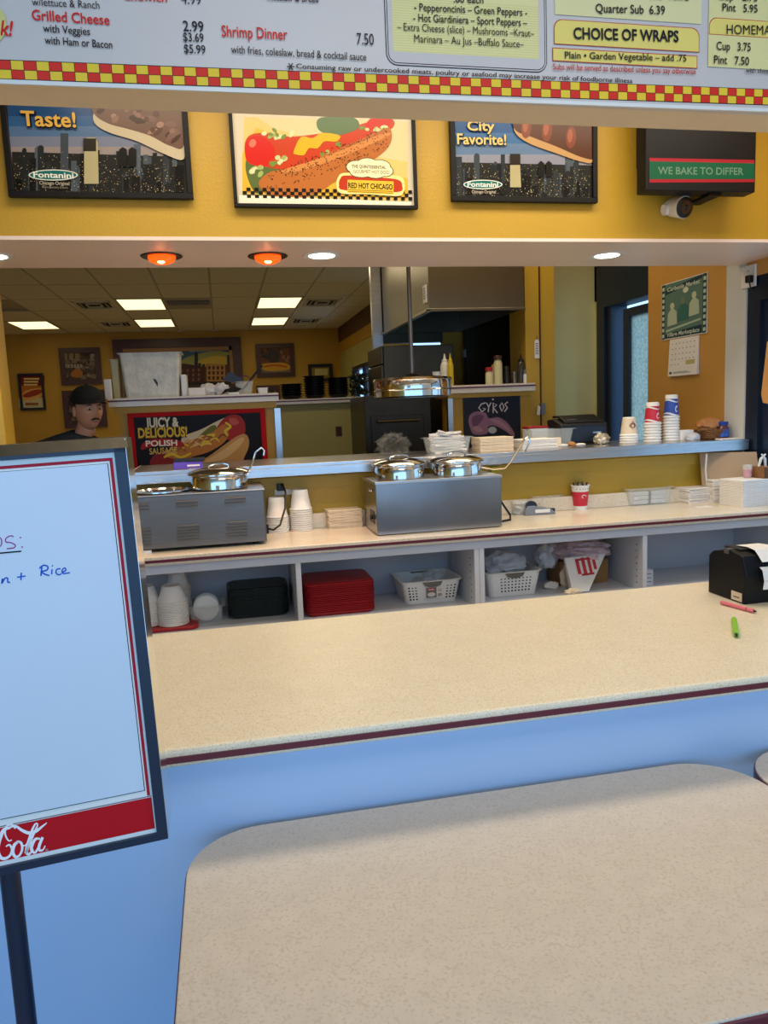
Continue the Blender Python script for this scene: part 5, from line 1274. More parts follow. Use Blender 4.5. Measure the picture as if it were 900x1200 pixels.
t = thing('gyros_poster', 'dark poster lettered GYROS on the right partition', 'poster', ((X0+X1)/2, YQ, Z1-.4))
frame(t, X0, X1, Z1-.4, Z1, 5.132, .008, m_black, .01)
P = Print('Y', 5.1315, .00015); P.rect(X0+.006, Z1-.39, X1-.006, Z1-.006, (40, 44, 54)); P.rect(X0+.15, Z1-.39, X1-.006, Z1-.006, (34, 38, 50))
P.spline([(549, 492), (552, 485), (560, 482), (569, 484), (573, 490), (584, 489), (594, 495), (602, 506), (602, 512), (592, 505), (580, 499), (572, 500), (571, 508), (556, 509), (551, 502)], (150, 110, 132))
P.spline([(553, 490), (560, 486), (567, 488), (562, 496), (555, 500)], (112, 76, 100)); P.spline([(574, 492), (584, 492), (594, 499), (598, 506), (588, 500)], (176, 130, 146)); P.ell(577, 504, 5, 4, (180, 186, 190)); P.ell(560, 503, 6, 3, (176, 136, 150), 20)
def glyph(pts): P.stroke(pts, 1.4, (226, 214, 206), 1)
glyph([(569, 472), (564, 473.5), (561, 478), (565, 482.5), (569, 479), (566, 478.5)]); glyph([(570, 472), (572.6, 477), (572, 483)]); glyph([(575.4, 471.8), (572.6, 477)])
glyph([(577.8, 484), (578, 472), (582, 474.5), (578.2, 478), (583, 484)]); glyph([(585.5, 476), (588, 472), (590.5, 477), (588, 482), (585.5, 476)]); glyph([(595, 471), (591.5, 473.5), (594.5, 478), (591, 482.5)]); P.ell(577.5, 468, 1.1, 1.1, (226, 214, 206))
P.build(t)

# ================================================================== LEDGE ITEMS
LZ = 1.6405
def X_(px, Y): return at(px, 455, Y=Y).x
# big frosted bins nested on the left ledge
x0_, x1_ = X_(137, 5.25), X_(215, 5.25)
t = thing('food_bin', 'big frosted plastic food bin in front, on the left ledge', 'bin', ((x0_+x1_)/2, 5.28, LZ))
tub(x0_+.035, x1_-.004, 5.19, 5.44, LZ, LZ+.285, .88, .004, .012, .02).build('bin_body', m_frost, t)
MB().prism([(x0_+.235, LZ+.12), (x0_+.25, LZ+.115), (x0_+.262, LZ+.09), (x0_+.258, LZ+.062), (x0_+.25, LZ+.085), (x0_+.24, LZ+.1)], 5.185, 5.187, 'y').build('black_mark', m_black, t)
t = thing('food_bin', 'second frosted bin peeking out left behind the front one', 'bin', (x0_, 5.33, LZ))
tub(x0_-.028, x0_+.026, 5.21, 5.47, LZ+.0, LZ+.25, .80, .004, .01, .012).build('bin_body', material('yellowed_plastic', (200, 186, 130), .35, alpha=.85, var=.1), t)
for k, (a, b, hh_, lab) in enumerate(((122, 130.5, .125, 'white cutting box end left of the frosted bins'), (212.5, 219, .14, 'white plastic box right against the frosted bin'))):
    o = MB().rbox(X_(a, 5.2), X_(b, 5.2), 5.2, 5.42, LZ, LZ+hh_, .006).build('white_box', m_white, loc=(X_(a, 5.2), 5.2, LZ)); tag(o, lab, 'box')
o = MB().rbox(X_(221, 5.2), X_(240, 5.2), 5.17, 5.24, LZ, LZ+.052, .003).build('card_box', m_paper, loc=(X_(230, 5.2), 5.2, LZ)); tag(o, 'small white card box right of the frosted bins', 'box')
for k, (a, lab) in enumerate(((244, 'clear wrapped bundle beside the small card box'), (258, 'rounded clear bag nearer the black utensils'))):
    o = crumple((X_(a, 5.25), 5.27, LZ), .055, .04, .045, .3, 50+k, 26, 16).build('clear_bag', m_bagw, loc=(X_(a, 5.25), 5.27, LZ)); tag(o, lab, 'bag')
o = MB().prism([(0, 0), (.045, .02), (.09, .01), (.14, .035), (.10, .05), (.03, .035)], -.0, .05, 'y').build('black_cloth', m_capm, loc=(0, 0, 0)); o.location = (X_(258, 5.2), 5.15, LZ); tag(o, 'folded black cloth in front of the clear utensil bin', 'cloth')
x0_, x1_ = X_(276, 5.25), X_(297, 5.25)
t = thing('clear_bin', 'clear tapered bin holding black cooking utensils on the ledge end', 'container', ((x0_+x1_)/2, 5.25, LZ))
tub(x0_, x1_, 5.20, 5.34, LZ, LZ+.085, .8, .003, .006, .01).build('tub', m_clear, t)
def util(a, b, w_, lab, head=None):
    t = thing('cooking_utensil', lab, 'utensil', (a[0], a[1], a[2]))
    MB().tube([Vector(a), Vector(b)], [.007, .009], 8).build('handle', m_black, t)
    if head: MB().rbox(a[0]-.035 if head > 0 else a[0]-.05, a[0]+.02, a[1]-.012, a[1]+.012, a[2]-.01, a[2]+.06, .01).build('blade', m_black, t)
util((X_(284, 5.25), 5.26, LZ+.03), (X_(309, 5.25), 5.28, at(309, 428, Y=5.28).z), 0, 'black utensil handle leaning right out of the clear bin')
o = MB().prism([(-.06, .0), (.055, -.03), (.075, .0), (-.01, .055)], -.01, .01, 'y').build('cooking_utensil', m_black); o.location = (X_(272, 5.25), 5.27, LZ+.10); tag(o, 'wide black spatula head leaning left over the clear bin', 'utensil')
o = MB().tube([(.03*math.cos(a), 0, .02*math.sin(a)) for a in [i*.35 for i in range(10)]], .004, 6).build('tongs_ring', m_maroon); o.location = (X_(288, 5.25), 5.3, LZ+.105); tag(o, 'thin dark red ring handle standing in the clear bin', 'utensil')
o = MB().rbox(-.04, .03, -.03, .03, 0, .012, .01).build('spoon_rest', m_white); o.location = (X_(274, 5.2), 5.14, LZ); tag(o, 'flat white spoon rest at the ledge front below the utensils', 'dish')
t = thing('white_tub', 'small white plastic tub at the right end of the left ledge', 'container', (X_(308, 5.2), 5.22, LZ))
tub(X_(302, 5.2), X_(313.5, 5.2), 5.17, 5.25, LZ, LZ+.038, .88, .002, .003).build('tub', m_white, t)
# stacks of black bowls on the middle ledge
MZ = 1.6225
for (px_, n_, lab) in ((341, 6, 'left of the three stacks, the shortest'), (368.5, 9, 'middle of the three stacks, the tallest'), (396, 8, 'right of the three stacks, by the plant')):
    o = MB().lathe([(.06, 0), (.064, .002), (.094, .024), (.098, .026), (.098, .029), (.09, .028), (.06, .006)], (0, 0, 0), 28).build('black_bowl', m_black, local=True)
    x_ = at(px_, 450, Y=6.72).x; o.location = (x_, 6.715, MZ); tag(o, 'black plastic bowl in the ' + lab, 'bowl', 'black bowls, ' + lab.split(' of')[0]); stack(o, n_, .0205, .001)
# plant
t = thing('potted_plant', 'dark leafy plant at the right end of the middle ledge by the refrigerator', 'plant', (1.20, 6.75, MZ))
lf_ = MB().add([(0, 0, 0), (.014, .003, .02), (0, .0, .055), (-.014, .003, .02)], [(0, 1, 2, 3)]).build('leaf', m_leaf, t, local=True)
MB().tube([(1.2, 6.75, MZ), (1.205, 6.75, MZ+.1), (1.2, 6.755, MZ+.19)], .004, 6).build('stem', m_leaf, t)
for k in range(110):
    l = lf_.copy(); C.objects.link(l); l.location = (rnd.gauss(0, .034), rnd.gauss(0, .025), rnd.uniform(.005, .185)); l.rotation_euler = (rnd.uniform(-1.3, 1.3), rnd.uniform(-1.3, 1.3), rnd.uniform(0, 6.28)); l.scale = [rnd.uniform(.8, 1.5)]*3
# right ledge: sauce bottles and spices
def bottle(px_, w_, h_, mat, lab, nozzle=None, cap=None, Y=5.22, name='squeeze_bottle', Z=1.6455, cat='bottle', base=None):
    x = X_(px_, Y); r = w_/2; t = thing(name, lab, cat, (x, Y, Z))
    MB().lathe([(r*.96, 0), (r, .004), (r, h_*.82), (r*.8, h_*.93), (r*.6, h_)], (x, Y, Z), 24).build('body', mat, t)
    if nozzle: MB().lathe([(r*.66, h_), (r*.66, h_+.012), (r*.3, h_+.02), (r*.12, h_+.055)], (x, Y, Z), 20).build('nozzle', nozzle, t)
    if cap: MB().lathe([(r*.98, h_*.985), (r*.98, h_+.022), (r*.9, h_+.026)], (x, Y, Z), 20).build('cap', cap, t)
    return t
m_ylw = material('mustard_plastic', (205, 175, 25), .4); m_cream = material('cream_plastic', (206, 198, 150), .45); m_wht2 = material('translucent_white', (220, 218, 205), .4)
bottle(522, .062, .165, m_wht2, 'white squeeze bottle beside the yellow one, behind the chrome heat lamp', m_wht2, Z=1.6455, Y=5.16)
bottle(528.5, .042, .165, m_ylw, 'yellow mustard squeeze bottle right of the white one', m_ylw, Y=5.12)
for k, (a, h_) in enumerate(((505, .06), (512.5, .10))):
    x = X_(a, 5.2); o = MB().lathe([(.022, 0), (.03, h_), (.033, h_+.003), (.026, h_), (.02, .006)], (0, 0, 0), 20).build('paper_cup', m_foam); o.location = (x, 5.2, 1.6455); tag(o, ('short white cup farthest left behind the chrome heat lamp', 'taller white cup next to the white squeeze bottle')[k], 'cup')
m_jar = material('dark_glass_jar', (60, 55, 50), .2, var=.1)
bottle(573.5, .052, .095, m_cream, 'cream spice jar with a bright red cap', None, m_red, name='spice_jar', cat='jar')
bottle(584, .062, .175, m_cream, 'tall cream shaker with a dark lid between the spice jars', None, m_brown, name='shaker', cat='shaker')
bottle(594, .042, .10, m_black, 'black spice tin right of the tall cream shaker', None, m_black, name='spice_tin', cat='tin')
bottle(603, .03, .062, m_wsteel, 'small grey tin between the black tin and dark glass jar', None, m_wsteel, name='spice_tin', cat='tin')
bottle(611, .06, .155, m_jar, 'dark glass jar with a domed lid near the post', m_black, None, name='glass_jar', cat='jar')
bottle(615.5, .022, .068, m_white, 'slim white tin at the end of the right ledge', None, m_wsteel, Y=5.14, name='spice_tin', cat='tin')
t = thing('yellow_tip_bottle', 'small bottle with orange tip behind the red capped spice jar', 'bottle', (X_(578, 5.3), 5.3, 1.6455))
MB().lathe([(.018, 0), (.018, .11), (.012, .125)], (X_(578, 5.3), 5.3, 1.6455), 16).build('body', m_white, t); MB().lathe([(.014, .125), (.004, .145)], (X_(578, 5.3), 5.3, 1.6455), 16).build('nozzle', m_tan, t)
# switch box and tags on the post
x_ = at(634, 458, Y=5.18).x; z_ = at(634, 480, Y=5.18).z
t = thing('switch_box', 'grey metal switch box with dangling papers on the yellow post', 'switch', (x_, 5.16, z_))
MB().rbox(x_-.005, x_+.028, 5.165, 5.199, z_-.035, z_+.045, .003).build('box', m_wsteel, t)
MB().prism([(x_-.04, z_-.035), (x_-.015, z_-.04), (x_-.01, z_+.02), (x_-.03, z_+.035)], 5.17, 5.172, 'y').build('paper_tag', m_paper, t)
z2 = at(629, 408, Y=5.19)
t = thing('hanging_tag', 'long white tag hanging from the yellow post', 'tag', (z2.x, 5.19, z2.z-.05))
MB().prism([(z2.x-.017, z2.z-.07), (z2.x+.02, z2.z-.07), (z2.x+.018, z2.z+.045), (z2.x+.008, z2.z+.06), (z2.x-.008, z2.z+.06), (z2.x-.016, z2.z+.045)], 5.188, 5.19, 'y').build('tag', m_paper, t)
P = Print('Y', 5.1875, .0003)
for k in range(7): P.rect(z2.x-.01, z2.z+.03-k*.012, z2.x+.012, z2.z+.035-k*.012, (90, 90, 86), layer=False)
P.build(t, name='tag_print')
MB().tube([(z2.x, 5.189, z2.z+.058), (z2.x+.003, 5.192, z2.z+.085)], .002, 6).build('string', m_brown, t)

# ================================================================== FAR PICTURES
YF = 14.45
def pic(px0, py0, px1, py1, lab, wd, mat=m_brown, name='framed_picture'):
    a, b = at(px0, py0, Y=YF), at(px1, py1, Y=YF); t = thing(name, lab, 'picture', ((a.x+b.x)/2, YF+.02, b.z))
    frame(t, a.x, b.x, b.z, a.z, YF+.03, wd, mat, .04); return t, Print('Y', YF+.029, .0008), a, b
t, P, a, b = pic(20, 438, 54, 480, 'small hot dog poster in a thin black frame on the far wall, far left', .04, m_black)
P.pp([(22, 440), (52, 440), (52, 478), (22, 478)], (120, 30, 20)); P.pp([(22, 452), (52, 452), (52, 470), (22, 470)], (190, 110, 40)); P.pp([(22, 466), (52, 466), (52, 478), (22, 478)], (206, 196, 150))
P.spline([(25, 464), (30, 458), (44, 455), (51, 457), (50, 463), (40, 468), (28, 469)], (226, 170, 90)); P.spline([(27, 463), (40, 457), (50, 457), (46, 462), (32, 466)], (160, 60, 36))
for k in range(3): P.pp([(28, 443+k*3.4), (46-k, 443+k*3.4), (46-k, 445+k*3.4), (28, 445+k*3.4)], (226, 200, 130))
P.pp([(30, 472), (45, 472), (45, 475), (30, 475)], (150, 90, 50)); P.build(t)
def photo(P, x0, y0, x1, y1, cols, seed, n=60):
    r = random.Random(seed); P.pp([(x0, y0), (x1, y0), (x1, y1), (x0, y1)], cols[0])
    for k in range(n):
        a_, b_ = r.uniform(x0, x1-5), r.uniform(y0, y1-4); P.pp([(a_, b_), (a_+r.uniform(2, 7), b_), (a_+r.uniform(2, 7), b_+r.uniform(2, 6)), (a_, b_+r.uniform(2, 5))], r.choice(cols), layer=(k % 8 == 0))
t, P, a, b = pic(68, 408, 120, 450, 'dark wooden framed street picture above the man in the cap', .09)
photo(P, 73, 413, 115, 446, [(84, 70, 60), (130, 118, 100), (60, 46, 40), (150, 140, 130), (110, 90, 80)], 3); P.spline([(83, 438), (90, 432), (97, 436), (95, 442), (86, 442)], (170, 110, 50))
for k in range(3): P.pp([(74+k*7, 413), (79+k*7, 413), (79+k*7, 422), (74+k*7, 422)], (150, 130, 100))
for k in range(6): P.pp([(76+k*3.6, 427), (78.4+k*3.6, 427), (78.4+k*3.6, 431), (76+k*3.6, 431)], (170, 165, 160))
P.build(t)
t, P, a, b = pic(72, 458, 126, 500, 'dark wooden framed picture partly hidden behind the man in the cap', .09)
photo(P, 77, 463, 121, 496, [(74, 56, 50), (96, 76, 60), (50, 40, 40), (120, 100, 86)], 5); P.build(t)
t, P, a, b = pic(131, 398, 286, 460, 'wide framed city street mural with blue and yellow sky on the far wall', .16)
MB().box(a.x+.17, b.x-.17, YF-.005, YF+.02, a.z-.23, a.z-.165).build('inner_rail', material('tan_liner', (150, 110, 70), .5), t)
MB().box(b.x-.22, b.x-.165, YF-.005, YF+.02, b.z+.165, a.z-.165).build('inner_rail', bpy.data.materials['tan_liner'], t)
P.pp([(138, 407), (279, 407), (279, 455), (138, 455)], (34, 70, 120)); P.pp([(190, 412), (279, 412), (279, 440), (190, 440)], (60, 96, 130))
P.spline([(214, 422), (240, 413), (262, 412), (277, 418), (277, 440), (220, 440)], (150, 150, 90)); P.spline([(232, 424), (256, 417), (276, 424), (277, 440), (240, 438)], (196, 170, 70))
P.stroke([(222, 412), (250, 411), (274, 409)], 1.5, (130, 150, 170)); P.stroke([(140, 410), (176, 409), (204, 411)], 3, (120, 70, 90))
r = random.Random(12)
for k in range(16): a_ = 200+k*4.6; hgt = r.uniform(3, 12); P.pp([(a_, 440), (a_+3.5, 440), (a_+3.5, 436-hgt), (a_, 436-hgt)], (52, 46, 56), layer=False)
P.pp([(228, 440), (228, 415), (229.5, 411), (232, 415), (232, 440)], (44, 44, 56)); P.pp([(266, 440), (266, 416), (272, 416), (272, 440)], (70, 66, 60))
P.pp([(138, 455), (138, 436), (216, 426), (240, 430), (240, 455)], (74, 46, 44)); P.pp([(240, 455), (240, 430), (277, 426), (279, 455)], (90, 60, 50)); P.pp([(242, 447), (242, 426), (264, 427), (264, 447)], (176, 130, 76))
for i in range(4):
    for j in range(3): P.pp([(244+i*5, 429+j*6), (246.6+i*5, 429+j*6), (246.6+i*5, 433+j*6), (244+i*5, 433+j*6)], (76, 50, 40), layer=False)
for i in range(14):
    for j in range(3): P.pp([(146+i*6.6, 437+j*5.5-i*.4), (148.5+i*6.6, 437+j*5.5-i*.4), (148.5+i*6.6, 440.5+j*5.5-i*.4), (146+i*6.6, 440.5+j*5.5-i*.4)], (130, 84, 66), layer=False)
P.pp([(138, 449), (279, 447), (279, 456), (138, 456)], (50, 44, 40)); P.build(t)
t, P, a, b = pic(299, 403, 346, 441, 'brown framed picture with a hot dog in the street, right of the mural', .08)
P.pp([(303, 407), (342, 407), (342, 438), (303, 438)], (130, 82, 58)); photo(P, 303, 407, 342, 424, [(120, 76, 60), (88, 70, 66), (150, 110, 90), (62, 54, 52)], 8, 30)
P.spline([(312, 414), (318, 410), (326, 412), (327, 422), (320, 426), (313, 421)], (70, 62, 64)); P.pp([(304, 432), (341, 429), (342, 438), (304, 438)], (120, 110, 96))
P.spline([(306, 428), (311, 426), (330, 425), (339, 428), (338, 433), (318, 435), (308, 433)], (214, 160, 60)); P.stroke([(309, 430), (322, 428), (336, 430)], 2, (190, 90, 40)); P.build(t)
t, P, a, b = pic(361, 427, 390.5, 447, 'small black framed certificate above the black bowls', .05, m_black); P.rect(a.x+.06, b.z+.06, b.x-.06, a.z-.06, (150, 130, 50)); P.pp([(369, 432), (384, 432), (384, 440), (369, 440)], (206, 196, 130)); P.build(t)
t, P, a, b = pic(300, 452, 329, 472, 'low picture frame showing left of the black bowls', .07); photo(P, 304, 456, 326, 470, [(100, 90, 80), (130, 110, 100), (70, 60, 60)], 4, 20); P.build(t)

# ================================================================== RIGHT WALL ITEMS
XS = XW-.002
class SideP(Print): pass
def quad_on_wall(t, pts, th, mat, name):
    q = [at(x, y, X=XS) for x, y in pts]
    return MB().prism([(p.y, p.z) for p in q], XS-th, XS, 'x').build(name, mat, t)
a = at(776, 333, X=XS); b = at(830, 320, X=XS); ya, yb = a.y, b.y; zt = (a.z+b.z)/2; zb_ = at(800, 395, X=XS).z
ya = min(ya, 4.72)
t = thing('wall_poster', 'greenish film strip bordered poster with three figures on the tan wall', 'poster', (XS, (ya+yb)/2, zb_))
MB().box(XS-.004, XS, yb, ya, zb_, zt).build('sheet', m_paper, t)
P = SideP('X', XS-.0045, .0002)
P.rect(yb+.005, zb_+.005, ya-.005, zt-.005, (92, 122, 112))
P.n += 1
def U(f, g): return (ya+(yb-ya)*f, zb_+(zt-zb_)*g)
def R_(f0, g0, f1, g1, c, layer=False): P.poly([U(f0, g0), U(f1, g0), U(f1, g1), U(f0, g1)], c, layer)
R_(.01, .01, .09, .99, (50, 72, 68)); R_(.91, .01, .99, .99, (50, 72, 68)); P.n += 1
for k in range(9): R_(.025, .04+k*.105, .075, .10+k*.105, (190, 205, 190)); R_(.925, .04+k*.105, .975, .10+k*.105, (190, 205, 190))
P.poly([U(.10, .8), U(.9, .93), U(.9, .99), U(.10, .88)], (34, 60, 70)); P.poly([U(.10, .02), U(.9, .02), U(.9, .16), U(.10, .1)], (34, 60, 70)); P.poly([U(.12, .13), U(.88, .24), U(.88, .27), U(.12, .17)], (170, 190, 170))
for (fx, gy, s_) in ((.26, .45, .11), (.50, .5, .12), (.74, .55, .11)):
    P.poly([U(fx-s_, gy-.22), U(fx+s_, gy-.2), U(fx+s_*.9, gy+.02), U(fx+.03, gy+.08), U(fx-.03, gy+.08), U(fx-s_*.9, gy)], (178, 192, 170) if fx != .5 else (60, 108, 104))
    P.poly([U(fx+.05*math.cos(q), gy+.13+.06*math.sin(q)) for q in [i*.52 for i in range(12)]], (190, 196, 170) if fx != .5 else (110, 130, 110))
P.poly([U(.56+.06*math.cos(q), .80+.05*math.sin(q)) for q in [i*.52 for i in range(12)]], (206, 214, 190))
def side_text(s, f0, f1, g, hgt, col):
    vs, fs = text_polys(s, .02, .2); mx = max(v[0] for v in vs); P.n += 1
    P.mb.add([P.P(*U(f0+(f1-f0)*v[0]/mx, g+v[1]*hgt)) for v in vs], fs, col)
side_text('Curbside Market', .14, .86, .85, .10, (200, 214, 200)); side_text('Village Marketplace', .14, .86, .045, .10, (200, 214, 200))
P.build(t)
a = at(784, 398, X=XS-.01); b = at(818, 394, X=XS-.01); zt = at(800, 396, X=XS).z; zb_ = at(800, 440, X=XS).z; ya, yb = a.y, b.y
t = thing('wall_calendar', 'white wall calendar hanging below the greenish poster', 'calendar', (XS, (ya+yb)/2, zb_))
MB().add([(XS-.004, ya, zt), (XS-.004, yb, zt), (XS-.018, yb, zb_), (XS-.018, ya, zb_), (XS, ya, zt), (XS, yb, zt), (XS, yb, zb_), (XS, ya, zb_)], [(0, 1, 2, 3), (7, 6, 5, 4), (0, 4, 5, 1), (1, 5, 6, 2), (2, 6, 7, 3), (3, 7, 4, 0)]).build('pages', m_paper, t)
P = SideP('X', XS-.0045, .0002)
for i in range(7):
    for j in range(5):
        if j == 4 and i > 2: continue
        R_(.10+i*.125, .86-j*.14, .135+i*.125, .88-j*.14, (80, 80, 90))
R_(.62, .28, .92, .40, (190, 180, 120)); P.n += 1; R_(.06, .06, .14, .12, (40, 60, 90)); R_(.2, .07, .8, .085, (140, 140, 140)); R_(.2, .1, .7, .112, (140, 140, 140))
for v in P.mb.v: v.x -= .014*(zt-v.z)/(zt-zb_)
P.build(t)
# outlet with black plug high on the white strip
c_ = at(866, 327, X=XW); w0, w1 = .055, .06
t = thing('wall_outlet', 'white wall box with a black plug high on the white strip beside the window', 'outlet', (XW-.02, 3.76, c_.z))
MB().rbox(XW-.012, XW, 3.715, 3.83, c_.z-.06, c_.z+.055, .004, 2).build('cover_plate', m_white, t)
MB().rbox(XW-.045, XW-.012, 3.722, 3.757, c_.z-.04, c_.z-.002, .008, 3).build('plug', m_black, t)
MB().tube([(XW-.03, 3.735, c_.z-.038), (XW-.035, 3.72, c_.z-.07), (XW-.028, 3.705, c_.z-.085)], .004, 6).build('cord', m_black, t)
for k in (-1, 1): MB().box(XW-.0128, XW-.012, 3.77+k*.006, 3.772+k*.006, c_.z+.02, c_.z+.032).build('slot', m_shadow, t)
# tan hanging board at the frame edge
q = [at(x, y, X=2.72) for x, y in ((900, 400), (893, 462), (895, 472), (905, 474), (915, 470), (915, 400))]
t = thing('hanging_board', 'tan rounded board hanging in the window at the right frame edge', 'board', (2.72, q[1].y, q[2].z))
MB().prism([(p.y, p.z) for p in q], 2.714, 2.722, 'x').build('board', m_tan, t, bevel=.002)
MB().tube([(2.718, q[0].y-.02, q[0].z), (2.73, q[0].y-.02, 2.209)], .002, 6).build('cord', m_brown, t)
# things at the far right end of the back counter
t = thing('order_screen_panel', 'tan card panel leaning below the shelf end at the far right', 'panel', (2.80, 3.70, .995))
MB().add([(2.60, 3.80, 1.0), (2.845, 3.64, 1.0), (2.845, 3.68, 1.19), (2.60, 3.83, 1.19), (2.60, 3.805, 1.0), (2.845, 3.645, 1.0), (2.845, 3.685, 1.19), (2.60, 3.835, 1.19)], [(0, 1, 2, 3), (7, 6, 5, 4), (0, 4, 5, 1), (1, 5, 6, 2), (2, 6, 7, 3), (3, 7, 4, 0)]).build('card', material('tan_card', (176, 150, 120), .8), t)
a = at(862, 524, X=2.74); b = at(867, 545, X=2.74)
TS = .92+.0067*21
c = Vector((2.73, 3.60, TS))
t = thing('pink_cup', 'clear cup of pink drink standing on the tall napkin stack', 'cup', tuple(c))
MB().lathe([(.022, .001), (.026, .07), (.024, .07), (.02, .004)], c, 24).build('cup', m_clear, t); MB().lathe([(.02, .004), (.0228, .045)], c, 24).build('drink', material('pink_drink', (214, 130, 150), .3), t)
c = Vector((2.80, 3.56, TS))
t = thing('wicker_box', 'small brown woven box on the tall napkin stack at the frame edge', 'basket', tuple(c))
MB().rbox(2.765, 2.835, 3.51, 3.62, TS+.001, TS+.06, .005).build('box', m_rope, t)
for k in range(5): MB().box(2.763, 2.837, 3.508, 3.512, TS+.006+k*.011, TS+.010+k*.011).build('woven_band', m_brown, t)
for k, (x_, d_) in enumerate(((2.775, .02), (2.815, -.02))):
    o = MB().tube([(x_, 3.57, TS+.06), (x_+d_*.4, 3.565, TS+.10), (x_+d_*1.6, 3.56, TS+.125)], [.006, .008, .004], 8).build('plastic_fork', m_white, loc=(x_, 3.57, TS+.06)); tag(o, ('white plastic fork tip leaning left from the woven box', 'white plastic fork tip leaning right from the woven box')[k], 'fork')
o = MB().tube([(2.62, 3.79, 1.005), (2.60, 3.775, 1.10), (2.595, 3.76, 1.19)], .005, 8).build('white_rod', m_white, loc=(2.62, 3.79, 1.005)); tag(o, 'thin white rod leaning against the tan card under the shelf', 'rod')

# ================================================================== THE MAN IN THE CAP
PY = 4.85; pe = at(103, 479, Y=PY); PXc = pe.x; EZ = pe.z
t = thing('person', 'man in a black cap and dark jacket looking over his shoulder, far left', 'person', (PXc, PY, 0))
import bmesh
def ensure_skin(me):
    bm = bmesh.new(); bm.from_mesh(me); bm.verts.layers.skin.verify(); bm.to_mesh(me); bm.free()
def skinned(name, joints, edges, mat, sub=2):
    me = bpy.data.meshes.new(name); me.from_pydata([Vector(j[:3]) for j in joints], edges, []); ensure_skin(me)
    o = bpy.data.objects.new(name, me); C.objects.link(o); o.parent = t; me.materials.append(mat)
    m = o.modifiers.new('skin', 'SKIN'); m.use_smooth_shade = True
    for i, j in enumerate(joints):
        me.skin_vertices[0].data[i].radius = (j[3], j[4] if len(j) > 4 else j[3]); me.skin_vertices[0].data[i].use_root = (i == 0)
    s_ = o.modifiers.new('sub', 'SUBSURF'); s_.levels = sub; s_.render_levels = sub
    return o
SHZ = EZ-.235   # shoulder height; body stands a little left of and behind the head
bx = -.125
# continuous body (skin), clothed by jacket and trousers
J = [(bx, .06, .95, .13, .10), (bx, .06, 1.12, .13, .10), (bx+.01, .05, SHZ-.06, .15, .10), (bx+.07, .04, SHZ+.05, .06, .06), (bx+.105, .03, EZ-.11, .058, .06), (bx+.12, .02, EZ-.02, .045, .05),
     (bx-.17, .05, SHZ-.02, .055), (bx-.22, .06, 1.10, .045), (bx-.20, -.02, .88, .035), (bx-.19, -.06, .80, .035, .02),
     (bx+.17, .04, SHZ-.02, .055), (bx+.22, .04, 1.10, .045), (bx+.20, -.06, .90, .035), (bx+.19, -.10, .82, .035, .02),
     (bx-.09, .06, .88, .09), (bx-.10, .05, .48, .06), (bx-.10, .07, .09, .04), (bx-.10, -.08, .04, .035),
     (bx+.09, .06, .88, .09), (bx+.10, .05, .48, .06), (bx+.10, .07, .09, .04), (bx+.10, -.08, .04, .035)]
E_ = [(0, 1), (1, 2), (2, 3), (3, 4), (4, 5), (2, 6), (6, 7), (7, 8), (8, 9), (2, 10), (10, 11), (11, 12), (12, 13), (0, 14), (14, 15), (15, 16), (16, 17), (0, 18), (18, 19), (19, 20), (20, 21)]
skinned('body', J, E_, m_skin)
skinned('jacket', [(bx, .06, .90, .17, .13), (bx, .06, 1.12, .17, .13), (bx+.01, .06, SHZ-.05, .20, .13), (bx+.07, .05, SHZ+.085, .078, .075), (bx-.17, .05, SHZ-.01, .08), (bx-.22, .06, 1.10, .065), (bx-.20, -.02, .90, .05), (bx+.17, .04, SHZ-.01, .08), (bx+.22, .04, 1.10, .065), (bx+.20, -.06, .92, .05)],
        [(0, 1), (1, 2), (2, 3), (2, 4), (4, 5), (5, 6), (2, 7), (7, 8), (8, 9)], m_cloth)
skinned('trousers', [(bx, .06, .92, .15, .12), (bx-.09, .06, .84, .10), (bx-.10, .05, .48, .075), (bx-.10, .07, .10, .06), (bx+.09, .06, .84, .10), (bx+.10, .05, .48, .075), (bx+.10, .07, .10, .06)], [(0, 1), (1, 2), (2, 3), (0, 4), (4, 5), (5, 6)], m_capm)
for s_ in (-.10, .10):
    MB().rbox(bx+s_-.045, bx+s_+.045, -.14, .12, 0.001, .07, .03, 4).build('shoe', m_black, t, local=True)
# hands: palm with five fingers each, hanging relaxed
for sx, (hx_, hy_, hz_) in ((-1, (bx-.19, -.06, .80)), (1, (bx+.19, -.10, .82))):
    h = skinned('hand', [(hx_, hy_, hz_, .03, .016), (hx_, hy_-.01, hz_-.06, .036, .015)] + sum([[(hx_+(-.027+.018*k), hy_-.012, hz_-.085, .0095), (hx_+(-.029+.019*k), hy_-.02, hz_-.085-.032-(.006, .012, .010, .0)[k], .0085), (hx_+(-.029+.019*k), hy_-.034, hz_-.085-.052-(.008, .018, .015, .0)[k], .0075)] for k in range(4)], []) + [(hx_-sx*.036, hy_-.015, hz_-.04, .011), (hx_-sx*.05, hy_-.03, hz_-.075, .009)],
                [(0, 1)]+sum([[(1, 2+3*k), (2+3*k, 3+3*k), (3+3*k, 4+3*k)] for k in range(4)], [])+[(0, 14), (14, 15)], m_skin, 1)
